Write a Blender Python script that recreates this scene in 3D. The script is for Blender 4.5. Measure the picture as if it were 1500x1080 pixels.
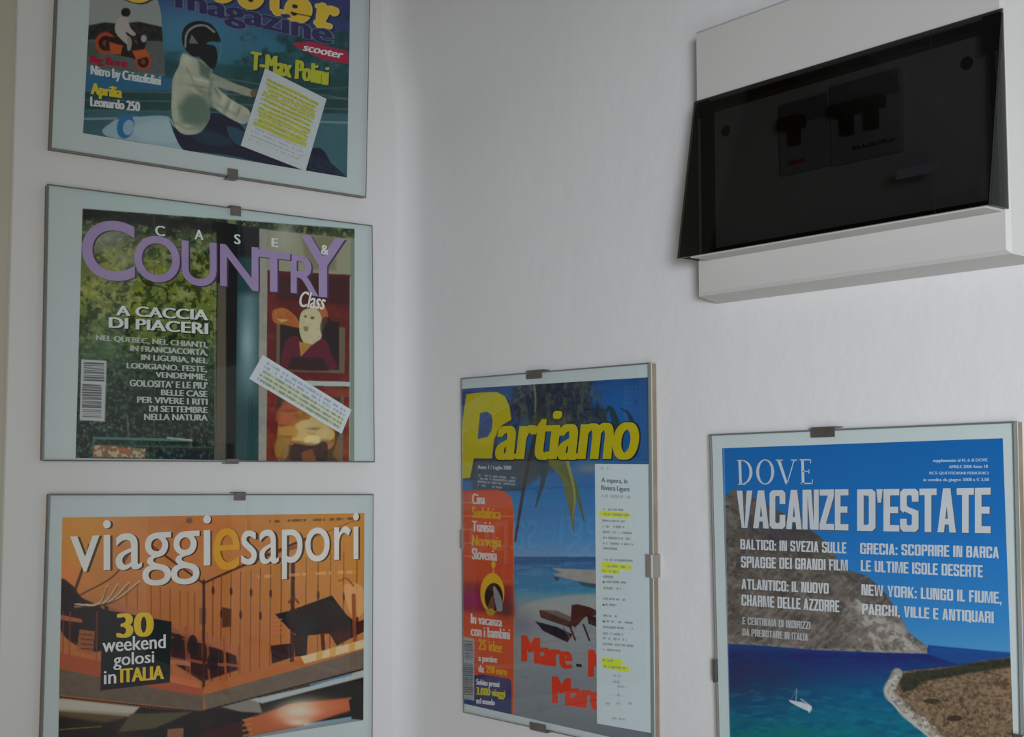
import bpy, math
import numpy as np
from math import sin, cos, tan, atan2, radians, pi

for o in list(bpy.data.objects):
    bpy.data.objects.remove(o)
scene = bpy.context.scene
col = scene.collection

# ------------------------------------------------------------------ camera
# World: left wall is the plane y = 0 (x < 0), right wall is the plane x = 0 (y < 0),
# the corner is the vertical line x = y = 0, z up, metres.
FPX, HORIZON, YAW = 1839.0, 670.0, radians(52)
EYE = np.array([-0.65203, -0.99546, 1.55])
PITCH = math.atan((HORIZON - 540) / FPX)
cF = np.array([cos(PITCH) * cos(YAW), cos(PITCH) * sin(YAW), sin(PITCH)])
cR = np.array([sin(YAW), -cos(YAW), 0.0])
cU = np.cross(cR, cF)
cam = bpy.data.cameras.new('camera')
cam.sensor_width = 36.0
cam.lens = 36.0 * FPX / 1500.0
cam.clip_start = 0.02
camo = bpy.data.objects.new('camera', cam)
col.objects.link(camo)
camo.location = EYE
camo.rotation_euler = (pi / 2 + PITCH, 0, YAW - pi / 2)
scene.camera = camo

# ------------------------------------------------------------------ world, lights, exposure
world = bpy.data.worlds.new('room_air')
scene.world = world
world.use_nodes = True
world.node_tree.nodes['Background'].inputs[0].default_value = (1.0, 1.0, 0.96, 1)
world.node_tree.nodes['Background'].inputs[1].default_value = 0.10


def area(name, loc, target, size, size_y, watts, colour):
    l = bpy.data.lights.new(name, 'AREA')
    l.shape = 'RECTANGLE'
    l.size, l.size_y, l.energy, l.color = size, size_y, watts, colour
    o = bpy.data.objects.new(name, l)
    col.objects.link(o)
    o.location = loc
    d = np.array(target, float) - np.array(loc, float)
    d /= np.linalg.norm(d)
    o.rotation_euler = (math.acos(-d[2]), 0, atan2(d[1], d[0]) - pi / 2)
    o['kind'] = 'helper'
    return o


area('left_wall_fill', (-0.70, -1.15, 1.44), (-0.50, 0.0, 1.58), 0.40, 0.6, 3.4, (1.0, 0.99, 0.94))  # unseen soft fill, added to brighten the far end of the left wall
sp = bpy.data.lights.new('cool_spot_lamp', 'SPOT')
sp.energy, sp.color, sp.spot_size, sp.spot_blend, sp.shadow_soft_size = 53.5, (0.88, 0.95, 1.06), radians(46), 1.0, 0.13
spo = bpy.data.objects.new('cool_spot_lamp', sp)
col.objects.link(spo)
spo['kind'] = 'helper'
spo.location = (-1.05, -1.60, 1.56)
_d = np.array((0.0, -0.52, 1.54)) - np.array(spo.location)
spo.rotation_euler = (math.acos(-_d[2] / np.linalg.norm(_d)), 0, atan2(_d[1], _d[0]) - pi / 2)
scene.view_settings.view_transform = 'Standard'
scene.view_settings.look = 'None'
scene.view_settings.gamma = 1
scene.view_settings.use_curve_mapping = False
scene.view_settings.exposure = 0.0


# ------------------------------------------------------------------ calibration helpers
def un(px, py, wall, d):
    """photo pixel -> 3D point on the plane lying d metres in front of the named wall"""
    r = cF * FPX + cR * (px - 750) + cU * (540 - py)
    t = (-d - EYE[1]) / r[1] if wall == 'L' else (-d - EYE[0]) / r[0]
    return EYE + r * t


def proj(P):
    v = np.asarray(P) - EYE
    z = v @ cF
    return np.stack([750 + FPX * (v @ cR) / z, 540 - FPX * (v @ cU) / z], -1)


def lin(c):
    c = np.asarray(c, float) / 255.0
    return np.where(c <= 0.04045, c / 12.92, ((c + 0.055) / 1.055) ** 2.4)


GAIN, VEIL, TONE = 0.34, 0.018, (0.74, 10, 0.18)    # light level on the prints in the photograph: print colour = (seen - veil) / gain


def ink(c, gain=None):
    c = np.asarray(c, float)
    k, off, grey = TONE                       # tone adjustment of the painted colours: contrast, black level, greying
    c = (c + (c.mean(-1, keepdims=True) - c) * grey) * k + off
    v = np.clip((lin(c) - VEIL) / (gain or GAIN), 0.003, None)
    return v * np.minimum(1.0, 0.86 / v.max(-1, keepdims=True))     # keeps the hue where the print is at its brightest


def light_level(gain, veil, tone):
    """the light level measured on one frame in the photograph"""
    global GAIN, VEIL, TONE
    GAIN, VEIL, TONE = gain, veil, tone


# ------------------------------------------------------------------ materials
MATS = {}


def pbr(name, colour, rough=0.6, metal=0.0, spec=0.5, bump=None, mottled=0.0, mscale=4.0):
    if name in MATS:
        return MATS[name]
    m = bpy.data.materials.new(name)
    m.use_nodes = True
    nt = m.node_tree
    b = nt.nodes['Principled BSDF']
    b.inputs['Base Color'].default_value = (*colour, 1)
    b.inputs['Roughness'].default_value = rough
    b.inputs['Metallic'].default_value = metal
    b.inputs['Specular IOR Level'].default_value = spec
    tc = nt.nodes.new('ShaderNodeTexCoord')
    if mottled:
        n = nt.nodes.new('ShaderNodeTexNoise')
        n.inputs['Scale'].default_value = mscale
        n.inputs['Detail'].default_value = 5
        nt.links.new(tc.outputs['Object'], n.inputs['Vector'])
        r = nt.nodes.new('ShaderNodeValToRGB')
        r.color_ramp.elements[0].position = 0.3
        r.color_ramp.elements[1].position = 0.7
        r.color_ramp.elements[0].color = (*[c * (1 - mottled) for c in colour], 1)
        r.color_ramp.elements[1].color = (*[min(1, c * (1 + mottled)) for c in colour], 1)
        nt.links.new(n.outputs['Fac'], r.inputs['Fac'])
        nt.links.new(r.outputs['Color'], b.inputs['Base Color'])
    if bump:
        last = None
        for sc, st, dist in bump:
            n = nt.nodes.new('ShaderNodeTexNoise')
            n.inputs['Scale'].default_value = sc
            n.inputs['Detail'].default_value = 4
            nt.links.new(tc.outputs['Object'], n.inputs['Vector'])
            bp = nt.nodes.new('ShaderNodeBump')
            bp.inputs['Strength'].default_value = st
            bp.inputs['Distance'].default_value = dist
            nt.links.new(n.outputs['Fac'], bp.inputs['Height'])
            if last:
                nt.links.new(last.outputs['Normal'], bp.inputs['Normal'])
            last = bp
        nt.links.new(last.outputs['Normal'], b.inputs['Normal'])
    MATS[name] = m
    return m


def ink_mat(c):
    c = tuple(int(v) for v in c)
    v = ink(c)
    return pbr('ink_%02x%02x%02x_%d_%d' % (*c, int(GAIN * 100), int(TONE[0] * 100)), tuple(float(x) for x in v), 0.55, spec=0.3, mottled=0.04, mscale=60)


def print_mat():
    if 'printed_paper' in MATS:
        return MATS['printed_paper']
    m = bpy.data.materials.new('printed_paper')
    m.use_nodes = True
    nt = m.node_tree
    b = nt.nodes['Principled BSDF']
    a = nt.nodes.new('ShaderNodeAttribute')
    a.attribute_name = 'print'
    nt.links.new(a.outputs['Color'], b.inputs['Base Color'])
    b.inputs['Roughness'].default_value = 0.5
    b.inputs['Specular IOR Level'].default_value = 0.3
    MATS['printed_paper'] = m
    return m


def sheer(name, tint, ior, rough=0.0, strength=1.0):
    """clear sheet: light passes straight through tinted, plus a Fresnel reflection"""
    if name in MATS:
        return MATS[name]
    m = bpy.data.materials.new(name)
    m.use_nodes = True
    nt = m.node_tree
    nt.nodes.remove(nt.nodes['Principled BSDF'])
    out = nt.nodes['Material Output']
    t = nt.nodes.new('ShaderNodeBsdfTransparent')
    t.inputs[0].default_value = (*tint, 1)
    g = nt.nodes.new('ShaderNodeBsdfGlossy')
    g.inputs['Roughness'].default_value = rough
    f = nt.nodes.new('ShaderNodeFresnel')
    f.inputs['IOR'].default_value = ior
    mu = nt.nodes.new('ShaderNodeMath')
    mu.operation = 'MULTIPLY'
    mu.inputs[1].default_value = strength
    mix = nt.nodes.new('ShaderNodeMixShader')
    # both faces' reflections are given by the face turned to the ray
    geo = nt.nodes.new('ShaderNodeNewGeometry')
    inv = nt.nodes.new('ShaderNodeMath')
    inv.operation = 'SUBTRACT'
    inv.inputs[0].default_value = strength
    m2 = nt.nodes.new('ShaderNodeMath')
    m2.operation = 'MULTIPLY'
    m2.inputs[1].default_value = strength
    nt.links.new(geo.outputs['Backfacing'], m2.inputs[0])
    nt.links.new(m2.outputs[0], inv.inputs[1])
    nt.links.new(inv.outputs[0], mu.inputs[1])
    nt.links.new(f.outputs[0], mu.inputs[0])
    nt.links.new(mu.outputs[0], mix.inputs[0])
    nt.links.new(t.outputs[0], mix.inputs[1])
    nt.links.new(g.outputs[0], mix.inputs[2])
    nt.links.new(mix.outputs[0], out.inputs[0])
    MATS[name] = m
    return m


M_WALL = pbr('white_plaster', (0.74, 0.735, 0.725), 0.85, spec=0.25,
             bump=[(9, 0.35, 0.004), (60, 0.35, 0.0012), (260, 0.25, 0.0005)], mottled=0.03, mscale=3.0)
M_FLOOR = pbr('floor_tile', (0.42, 0.36, 0.30), 0.5, mottled=0.1)
M_CASING = pbr('cream_casing', (0.50, 0.48, 0.38), 0.5, mottled=0.05, mscale=8)
M_DOOR = pbr('brown_door', (0.22, 0.14, 0.09), 0.5, mottled=0.15, mscale=6)
M_BOARD = pbr('hardboard', (0.27, 0.21, 0.14), 0.8, mottled=0.15, mscale=50)
M_MAT = pbr('backing_paper', (0.63, 0.70, 0.695), 0.8, spec=0.2, mottled=0.02, mscale=10)
M_EDGE = pbr('glass_edge', (0.16, 0.18, 0.17), 0.25, spec=0.6)
M_CLIP = pbr('spring_steel', (0.20, 0.18, 0.16), 0.42, metal=0.7, mottled=0.15, mscale=80)
M_CLIPB = pbr('bright_steel', (0.36, 0.34, 0.31), 0.5, metal=0.55)
M_BOX = pbr('grey_plastic', (0.57, 0.555, 0.53), 0.42, spec=0.4, mottled=0.015, mscale=20)
M_INNER = pbr('inner_plastic', (0.46, 0.46, 0.45), 0.5)
M_MODULE = pbr('module_plastic', (0.34, 0.35, 0.35), 0.5)
M_MODTOP = pbr('module_dark', (0.17, 0.18, 0.19), 0.5)
M_BLACK = pbr('black_plastic', (0.012, 0.012, 0.013), 0.4)
M_RED = pbr('red_plastic', (0.5, 0.03, 0.03), 0.4)
M_GLASS = sheer('clear_glass', (0.984, 0.991, 0.989), 1.5)
M_SMOKE = sheer('smoked_plastic', (0.405, 0.41, 0.41), 1.42, 0.04, 0.85)


# ------------------------------------------------------------------ mesh helpers
def link(name, verts, faces, mats, parent=None, origin=None, smooth=False, fm=None):
    me = bpy.data.meshes.new(name)
    v = np.asarray(verts, float)
    org = np.array(parent['_o'] if parent is not None else (origin if origin is not None else (0, 0, 0)), float)
    me.from_pydata((v - org).tolist(), [], [list(map(int, f)) for f in faces])
    for m in (mats if isinstance(mats, (list, tuple)) else [mats]):
        me.materials.append(m)
    if fm is not None:
        me.polygons.foreach_set('material_index', np.asarray(fm, np.int32))
    if smooth:
        me.polygons.foreach_set('use_smooth', [True] * len(me.polygons))
    me.update()
    o = bpy.data.objects.new(name, me)
    col.objects.link(o)
    if parent is not None:
        o.parent = ROOTS[parent['_n']]
    else:
        o.location = org
    return o


ROOTS = {}
FRAME_C = {}


def thing(name, label, cat, origin, group=None):
    o = bpy.data.objects.new(name, None)
    o.empty_display_size = 0.05
    col.objects.link(o)
    o.location = origin
    o['label'], o['category'] = label, cat
    if group:
        o['group'] = group
    ROOTS[o.name] = o
    return {'_n': o.name, '_o': tuple(origin)}


def sub(parent_obj, root):
    """use an existing part as the parent of sub-parts (parts sit at their root's origin)"""
    ROOTS['/' + parent_obj.name] = parent_obj
    return {'_n': '/' + parent_obj.name, '_o': root['_o']}


BOXF = [(0, 3, 2, 1), (4, 5, 6, 7), (0, 1, 5, 4), (1, 2, 6, 5), (2, 3, 7, 6), (3, 0, 4, 7)]


def slab(name, front, back, mats, parent, rim=0.0, fm=None):
    """a slab between two matching 4-corner loops; rim > 0 adds a ground chamfer around the front"""
    f, b = np.array(front), np.array(back)
    if rim <= 0:
        return link(name, np.vstack([b, f]), [q[::-1] for q in BOXF], mats, parent, fm=fm)
    c = f.mean(0)
    nrm = (f - b).mean(0)
    inner = []
    for i in range(4):
        e1 = f[(i + 1) % 4] - f[i]
        e2 = f[i - 1] - f[i]
        inner.append(f[i] + e1 / np.linalg.norm(e1) * rim + e2 / np.linalg.norm(e2) * rim)
    inner = np.array(inner)
    outer = f - nrm / np.linalg.norm(nrm) * rim * 0.5
    V = np.vstack([b, outer, inner])
    F = [(0, 1, 2, 3), (8, 11, 10, 9)]
    k = [0, 0]
    for i in range(4):
        j = (i + 1) % 4
        F.append((i, 4 + i, 4 + j, j)); k.append(1)
        F.append((4 + i, 8 + i, 8 + j, 4 + j)); k.append(1)
    return link(name, V, F, mats, parent, fm=k)


def cuboid(name, lo, hi, mat, parent=None, bevel=0.0, origin=None, seg=2):
    import bmesh
    lo, hi = np.array(lo, float), np.array(hi, float)
    bm = bmesh.new()
    bmesh.ops.create_cube(bm, size=1)
    for v in bm.verts:
        v.co = [lo[i] + (v.co[i] + 0.5) * (hi[i] - lo[i]) for i in range(3)]
    if bevel:
        bmesh.ops.bevel(bm, geom=bm.edges[:], offset=bevel, segments=seg, affect='EDGES')
    bm.verts.ensure_lookup_table()
    vs = [tuple(v.co) for v in bm.verts]
    fs = [[v.index for v in f.verts] for f in bm.faces]
    bm.free()
    return link(name, vs, fs, mat, parent, origin)


# ------------------------------------------------------------------ structure: walls, floor, casing
ZTOP, LEFT_END, RIGHT_END = 2.75, -0.367, -2.6


def corner_shift(z):
    """the plaster in the corner swells towards the room above head height"""
    t = np.clip((z - 1.86) / 0.10, 0, 1)
    return 0.016 * t * t * (3 - 2 * t)


def wall_right():
    zs = np.concatenate([np.linspace(0, 1.7, 12), np.linspace(1.75, 2.1, 24), np.linspace(2.2, ZTOP, 6)])
    R = 0.016
    prof = []
    n = 10
    for i in range(n + 1):           # rounded plaster corner that turns into the wall
        a = pi / 2 * i / n
        prof.append((-R + R * sin(a), -R * 1.6 * (1 - cos(a)) - 0.0001))
    for y in np.linspace(-0.035, RIGHT_END, 40):
        prof.append((0.0, y))
    V, F = [], []
    for z in zs:
        s = corner_shift(z)
        for (x, y) in prof:
            fall = math.exp(-(y / 0.09) ** 2)
            V.append((x - s * fall, y, z))
    w = len(prof)
    for i in range(len(zs) - 1):
        for j in range(w - 1):
            a = i * w + j
            F.append((a, a + 1, a + w + 1, a + w))
    # thickness behind
    base = len(V)
    V += [(0.12, 0.0, 0), (0.12, RIGHT_END, 0), (0.12, RIGHT_END, ZTOP), (0.12, 0.0, ZTOP)]
    F.append((base, base + 3, base + 2, base + 1))
    o = link('wall_right', V, F, M_WALL, smooth=True)
    o['kind'] = 'structure'


wall_right()
o = cuboid('wall_left', (LEFT_END, 0.0, 0), (0.0, 0.12, ZTOP), M_WALL)
o['kind'] = 'structure'
o = cuboid('trim_1', (LEFT_END - 0.075, -0.010, 0), (LEFT_END - 0.0015, 0.12, ZTOP - 0.45), M_CASING, bevel=0.002)
o['kind'] = 'structure'
o = cuboid('door_1', (LEFT_END - 0.90, 0.03, 0.005), (LEFT_END - 0.078, 0.07, ZTOP - 0.52), M_DOOR, bevel=0.003)
o['kind'] = 'structure'
o = cuboid('trim_2', (LEFT_END - 0.90, -0.010, ZTOP - 0.51), (LEFT_END - 0.078, 0.12, ZTOP - 0.45), M_CASING, bevel=0.002)
o['kind'] = 'structure'
o = cuboid('trim_3', (LEFT_END - 0.98, -0.010, 0), (LEFT_END - 0.903, 0.12, ZTOP - 0.45), M_CASING, bevel=0.002)
o['kind'] = 'structure'
o = cuboid('wall_left_end', (-2.6, 0.0, 0), (LEFT_END - 0.981, 0.12, ZTOP), M_WALL)
o['kind'] = 'structure'
o = cuboid('wall_above_door', (LEFT_END - 0.98, 0.0, ZTOP - 0.449), (LEFT_END - 0.001, 0.12, ZTOP), M_WALL)
o['kind'] = 'structure'
o = cuboid('floor', (-2.6, RIGHT_END, -0.05), (0.12, 0.12, 0), M_FLOOR)
o['kind'] = 'structure'


# ------------------------------------------------------------------ the print painter
rng = np.random.RandomState(7)
LAT = rng.rand(256, 256)


def vnoise(x, y, seed=0):
    xi, yi = np.floor(x).astype(int), np.floor(y).astype(int)
    fx, fy = x - xi, y - yi
    fx, fy = fx * fx * (3 - 2 * fx), fy * fy * (3 - 2 * fy)
    g = lambda a, b: LAT[(a + seed * 37) % 256, (b + seed * 91) % 256]
    return (g(xi, yi) * (1 - fx) + g(xi + 1, yi) * fx) * (1 - fy) + (g(xi, yi + 1) * (1 - fx) + g(xi + 1, yi + 1) * fx) * fy


def fbm(x, y, seed=0, octv=4):
    s, a, t = 0, 0.5, 0
    for i in range(octv):
        s = s + a * vnoise(x * 2 ** i, y * 2 ** i, seed + i)
        t += a
        a *= 0.55
    return s / t


def sm(a, b, x):
    t = np.clip((x - a) / (b - a), 0, 1)
    return t * t * (3 - 2 * t)


class Art:
    """colours (sRGB 0-255, as seen) painted over the points of a printed sheet"""

    def __init__(s, X, Y, U, V, px):
        s.X, s.Y, s.U, s.V, s.px = X, Y, U, V, px     # px: art units per photo pixel
        s.C = np.zeros((len(X), 3))

    def fillall(s, c):
        s.C[:] = c

    def blend(s, m, c):
        c = np.asarray(c, float)
        s.C += (c - s.C) * np.asarray(m)[:, None]

    def grad_y(s, stops, m=None):
        ys = [a for a, _ in stops]
        cc = np.array([b for _, b in stops], float)
        c = np.stack([np.interp(s.Y, ys, cc[:, k]) for k in range(3)], -1)
        s.blend(np.ones(len(s.X)) if m is None else m, c)

    def pmask(s, pts, soft=None):
        soft = soft or 0.9 * s.px
        P = np.array(pts, float)
        lo, hi = P.min(0) - soft * 2, P.max(0) + soft * 2
        idx = np.nonzero((s.X > lo[0]) & (s.X < hi[0]) & (s.Y > lo[1]) & (s.Y < hi[1]))[0]
        m = np.zeros(len(s.X))
        x, y = s.X[idx], s.Y[idx]
        ins = np.zeros(len(idx), bool)
        d2 = np.full(len(idx), 1e18)
        for i in range(len(P)):
            a, b = P[i], P[(i + 1) % len(P)]
            e = b - a
            t = np.clip(((x - a[0]) * e[0] + (y - a[1]) * e[1]) / (e @ e + 1e-12), 0, 1)
            d2 = np.minimum(d2, (x - a[0] - t * e[0]) ** 2 + (y - a[1] - t * e[1]) ** 2)
            if a[1] != b[1]:
                c = ((a[1] > y) != (b[1] > y)) & (x < (b[0] - a[0]) * (y - a[1]) / (b[1] - a[1]) + a[0])
                ins ^= c
        d = np.sqrt(d2) * np.where(ins, 1, -1)
        m[idx] = sm(-soft / 2, soft / 2, d)
        return m

    def poly(s, pts, c, a=1.0, soft=None, var=0, vs=20, seed=1):
        m = s.pmask(pts, soft) * a
        s.blend(m, s.vary(c, var, vs, seed))
        return m

    def vary(s, c, var, vs, seed):
        c = np.asarray(c, float)
        if not var:
            return c
        n = fbm(s.X / vs, s.Y / vs, seed) - 0.5
        return np.clip(c + n[:, None] * var * 2, 0, 255)

    def spline(s, pts, c, a=1.0, soft=None, **k):
        return s.poly(smooth_loop(pts), c, a, soft, **k)

    def ell(s, cx, cy, rx, ry, c, a=1.0, rot=0, soft=None, **k):
        t = np.linspace(0, 2 * pi, 28, endpoint=False)
        x, y = rx * np.cos(t), ry * np.sin(t)
        r = radians(rot)
        return s.poly(np.stack([cx + x * cos(r) - y * sin(r), cy + x * sin(r) + y * cos(r)], -1), c, a, soft, **k)

    def glow(s, cx, cy, rx, ry, c, a=1.0, rot=0):
        r = radians(rot)
        x, y = s.X - cx, s.Y - cy
        u, v = (x * cos(r) + y * sin(r)) / rx, (-x * sin(r) + y * cos(r)) / ry
        s.blend(np.exp(-(u * u + v * v)) * a, c)

    def line(s, pts, w, c, a=1.0, soft=None, w2=None):
        soft = soft or 0.9 * s.px
        P = np.array(pts, float)
        w2 = w if w2 is None else w2
        pad = max(w, w2) + soft * 2
        lo, hi = P.min(0) - pad, P.max(0) + pad
        idx = np.nonzero((s.X > lo[0]) & (s.X < hi[0]) & (s.Y > lo[1]) & (s.Y < hi[1]))[0]
        x, y = s.X[idx], s.Y[idx]
        best = np.full(len(idx), -1e18)
        n = len(P) - 1
        for i in range(n):
            p, q = P[i], P[i + 1]
            e = q - p
            t = np.clip(((x - p[0]) * e[0] + (y - p[1]) * e[1]) / (e @ e + 1e-12), 0, 1)
            ww = (w + (w2 - w) * (i + t) / n) / 2
            best = np.maximum(best, ww - np.hypot(x - p[0] - t * e[0], y - p[1] - t * e[1]))
        m = np.zeros(len(s.X))
        m[idx] = sm(-soft / 2, soft / 2, best) * a
        s.blend(m, c)

    def curve(s, pts, w, c, a=1.0, **k):
        s.line(smooth_open(pts), w, c, a, **k)

    def dashes(s, x0, y0, x1, y1, h, c, a=0.8, seed=3, period=None):
        """a row of unreadably small print as a broken dark line"""
        L = math.hypot(x1 - x0, y1 - y0)
        ux, uy = (x1 - x0) / L, (y1 - y0) / L
        t = (s.X - x0) * ux + (s.Y - y0) * uy
        v = -(s.X - x0) * uy + (s.Y - y0) * ux
        pr_ = period or h * 0.9
        n = vnoise(t / pr_, np.full_like(t, seed * 7.3), seed)
        m = sm(-0.5 * s.px, 0.2 * s.px, h / 2 - np.abs(v)) * (t > 0) * (t < L) * sm(0.25, 0.5, n)
        s.blend(m * a, c)


def smooth_loop(P, k=5):
    P = np.array(P, float)
    n = len(P)
    out = []
    for i in range(n):
        a, b, c, d = P[i - 1], P[i], P[(i + 1) % n], P[(i + 2) % n]
        for t in np.arange(k) / k:
            out.append(0.5 * (2 * b + (c - a) * t + (2 * a - 5 * b + 4 * c - d) * t * t + (3 * b - a - 3 * c + d) * t ** 3))
    return np.array(out)


def smooth_open(P, k=6):
    P = np.array(P, float)
    Q = np.vstack([2 * P[0] - P[1], P, 2 * P[-1] - P[-2]])
    out = []
    for i in range(1, len(Q) - 2):
        a, b, c, d = Q[i - 1], Q[i], Q[i + 1], Q[i + 2]
        for t in np.arange(k) / k:
            out.append(0.5 * (2 * b + (c - a) * t + (2 * a - 5 * b + 4 * c - d) * t * t + (3 * b - a - 3 * c + d) * t ** 3))
    out.append(P[-1])
    return np.array(out)


def sheet(name, quad3, wall, d, K, painter, parent, step, gain=None):
    """a sheet of printed paper: corners TL TR BR BL; its print is painted point by point"""
    q = np.array(quad3)
    nu = max(2, int(max(np.linalg.norm(q[1] - q[0]), np.linalg.norm(q[2] - q[3])) / step))
    nv = max(2, int(max(np.linalg.norm(q[3] - q[0]), np.linalg.norm(q[2] - q[1])) / step))
    u, v = np.meshgrid(np.linspace(0, 1, nu + 1), np.linspace(0, 1, nv + 1))
    u, v = u.ravel()[:, None], v.ravel()[:, None]
    P = q[0] * (1 - u) * (1 - v) + q[1] * u * (1 - v) + q[2] * u * v + q[3] * (1 - u) * v
    pp = proj(P)
    a = Art((pp[:, 0] - K[0]) * K[2], (pp[:, 1] - K[1]) * K[2], u[:, 0], v[:, 0], K[2])
    painter(a)
    me = bpy.data.meshes.new(name)
    N = len(P)
    i = np.arange(nv)[:, None] * (nu + 1) + np.arange(nu)[None, :]
    i = i.ravel()
    F = np.stack([i, i + nu + 1, i + nu + 2, i + 1], -1)
    me.vertices.add(N)
    me.vertices.foreach_set('co', (P - np.array(parent['_o'])).ravel())
    me.loops.add(F.size)
    me.loops.foreach_set('vertex_index', F.ravel().astype(np.int32))
    me.polygons.add(len(F))
    me.polygons.foreach_set('loop_start', np.arange(0, F.size, 4, dtype=np.int32))
    me.update(calc_edges=True)
    at = me.color_attributes.new('print', 'FLOAT_COLOR', 'POINT')
    rgba = np.ones((N, 4), np.float32)
    rgba[:, :3] = ink(np.clip(a.C, 0, 255), gain)
    at.data.foreach_set('color', rgba.ravel())
    me.materials.append(print_mat())
    o = bpy.data.objects.new(name, me)
    col.objects.link(o)
    o.parent = ROOTS[parent['_n']]
    return o


# ------------------------------------------------------------------ lettering
_glyphs = {}


def glyph_mesh(s, bold, space, res=3):
    k = (s, bold, space, res)
    if k in _glyphs:
        return _glyphs[k]
    c = bpy.data.curves.new('lettering', 'FONT')
    c.body = s
    c.offset = bold
    c.space_character = space
    c.resolution_u = res
    o = bpy.data.objects.new('lettering', c)
    col.objects.link(o)
    dg = bpy.context.evaluated_depsgraph_get()
    me = bpy.data.meshes.new_from_object(o.evaluated_get(dg))
    v = np.array([tuple(x.co) for x in me.vertices])[:, :2]
    f = [tuple(p.vertices) for p in me.polygons]
    bpy.data.objects.remove(o)
    bpy.data.curves.remove(c)
    bpy.data.meshes.remove(me)
    lo, hi = v.min(0), v.max(0)
    v = (v - lo) / (hi - lo)
    _glyphs[k] = (v, f, (hi - lo)[0] / (hi - lo)[1])
    return _glyphs[k]


def letters(name, lines, colour, K, wall, d, parent, layer=1, bold=0.0, shear=0.0, heavy=0.0, dx=0, dy=0, space=1.0):
    """lines: (text, xl, top_l, bottom_l, xr, top_r, bottom_r) in crop units; heavy widens the stems by that many units"""
    if name.startswith(('masthead', 'headline')) and len(lines) > 1:
        return [letters(name, [ln], colour, K, wall, d, parent, layer + 0.08 * i, bold, shear, heavy, dx, dy, space) for i, ln in enumerate(lines)]
    V, F = [], []
    dd = d + layer * 0.00004
    px_ = 1 / K[2]
    res = 9 if name.startswith(('masthead', 'number')) else 4
    for ln in lines:
        s, xl, tl, bl, xr, tr, br = ln[:7]
        g, f, asp = glyph_mesh(s, bold, space, res)
        shifts = [0.0] if heavy <= 0 else list(np.linspace(-heavy / 2, heavy / 2, 2 + int(heavy * px_ / 1.1)))
        w = max(1e-6, (xr - heavy / 2) - (xl + heavy / 2))
        for si, sh in enumerate(shifts):
            base = sum(len(a) for a in V)
            u, v = g[:, 0], g[:, 1]
            hh = abs(bl - tl)
            x = xl + heavy / 2 + (w - shear * hh) * u + shear * hh * v + sh + dx
            y = (bl + (br - bl) * u) * (1 - v) + (tl + (tr - tl) * u) * v + dy
            P = [un(K[0] + a / K[2], K[1] + b / K[2], wall, dd + si * 0.000035 / len(shifts)) for a, b in zip(x, y)]
            V.append(np.array(P))
            F += [tuple(i + base for i in t) for t in f]
    return link(name, np.vstack(V), F, ink_mat(colour), parent)


def flat(name, quads, colour, K, wall, d, parent, layer=1):
    V, F = [], []
    for q in quads:
        b = len(V)
        V += [un(K[0] + x / K[2], K[1] + y / K[2], wall, d + layer * 0.00004) for x, y in q]
        F.append(tuple(range(b, b + len(q))))
    return link(name, V, F, ink_mat(colour), parent)


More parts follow.
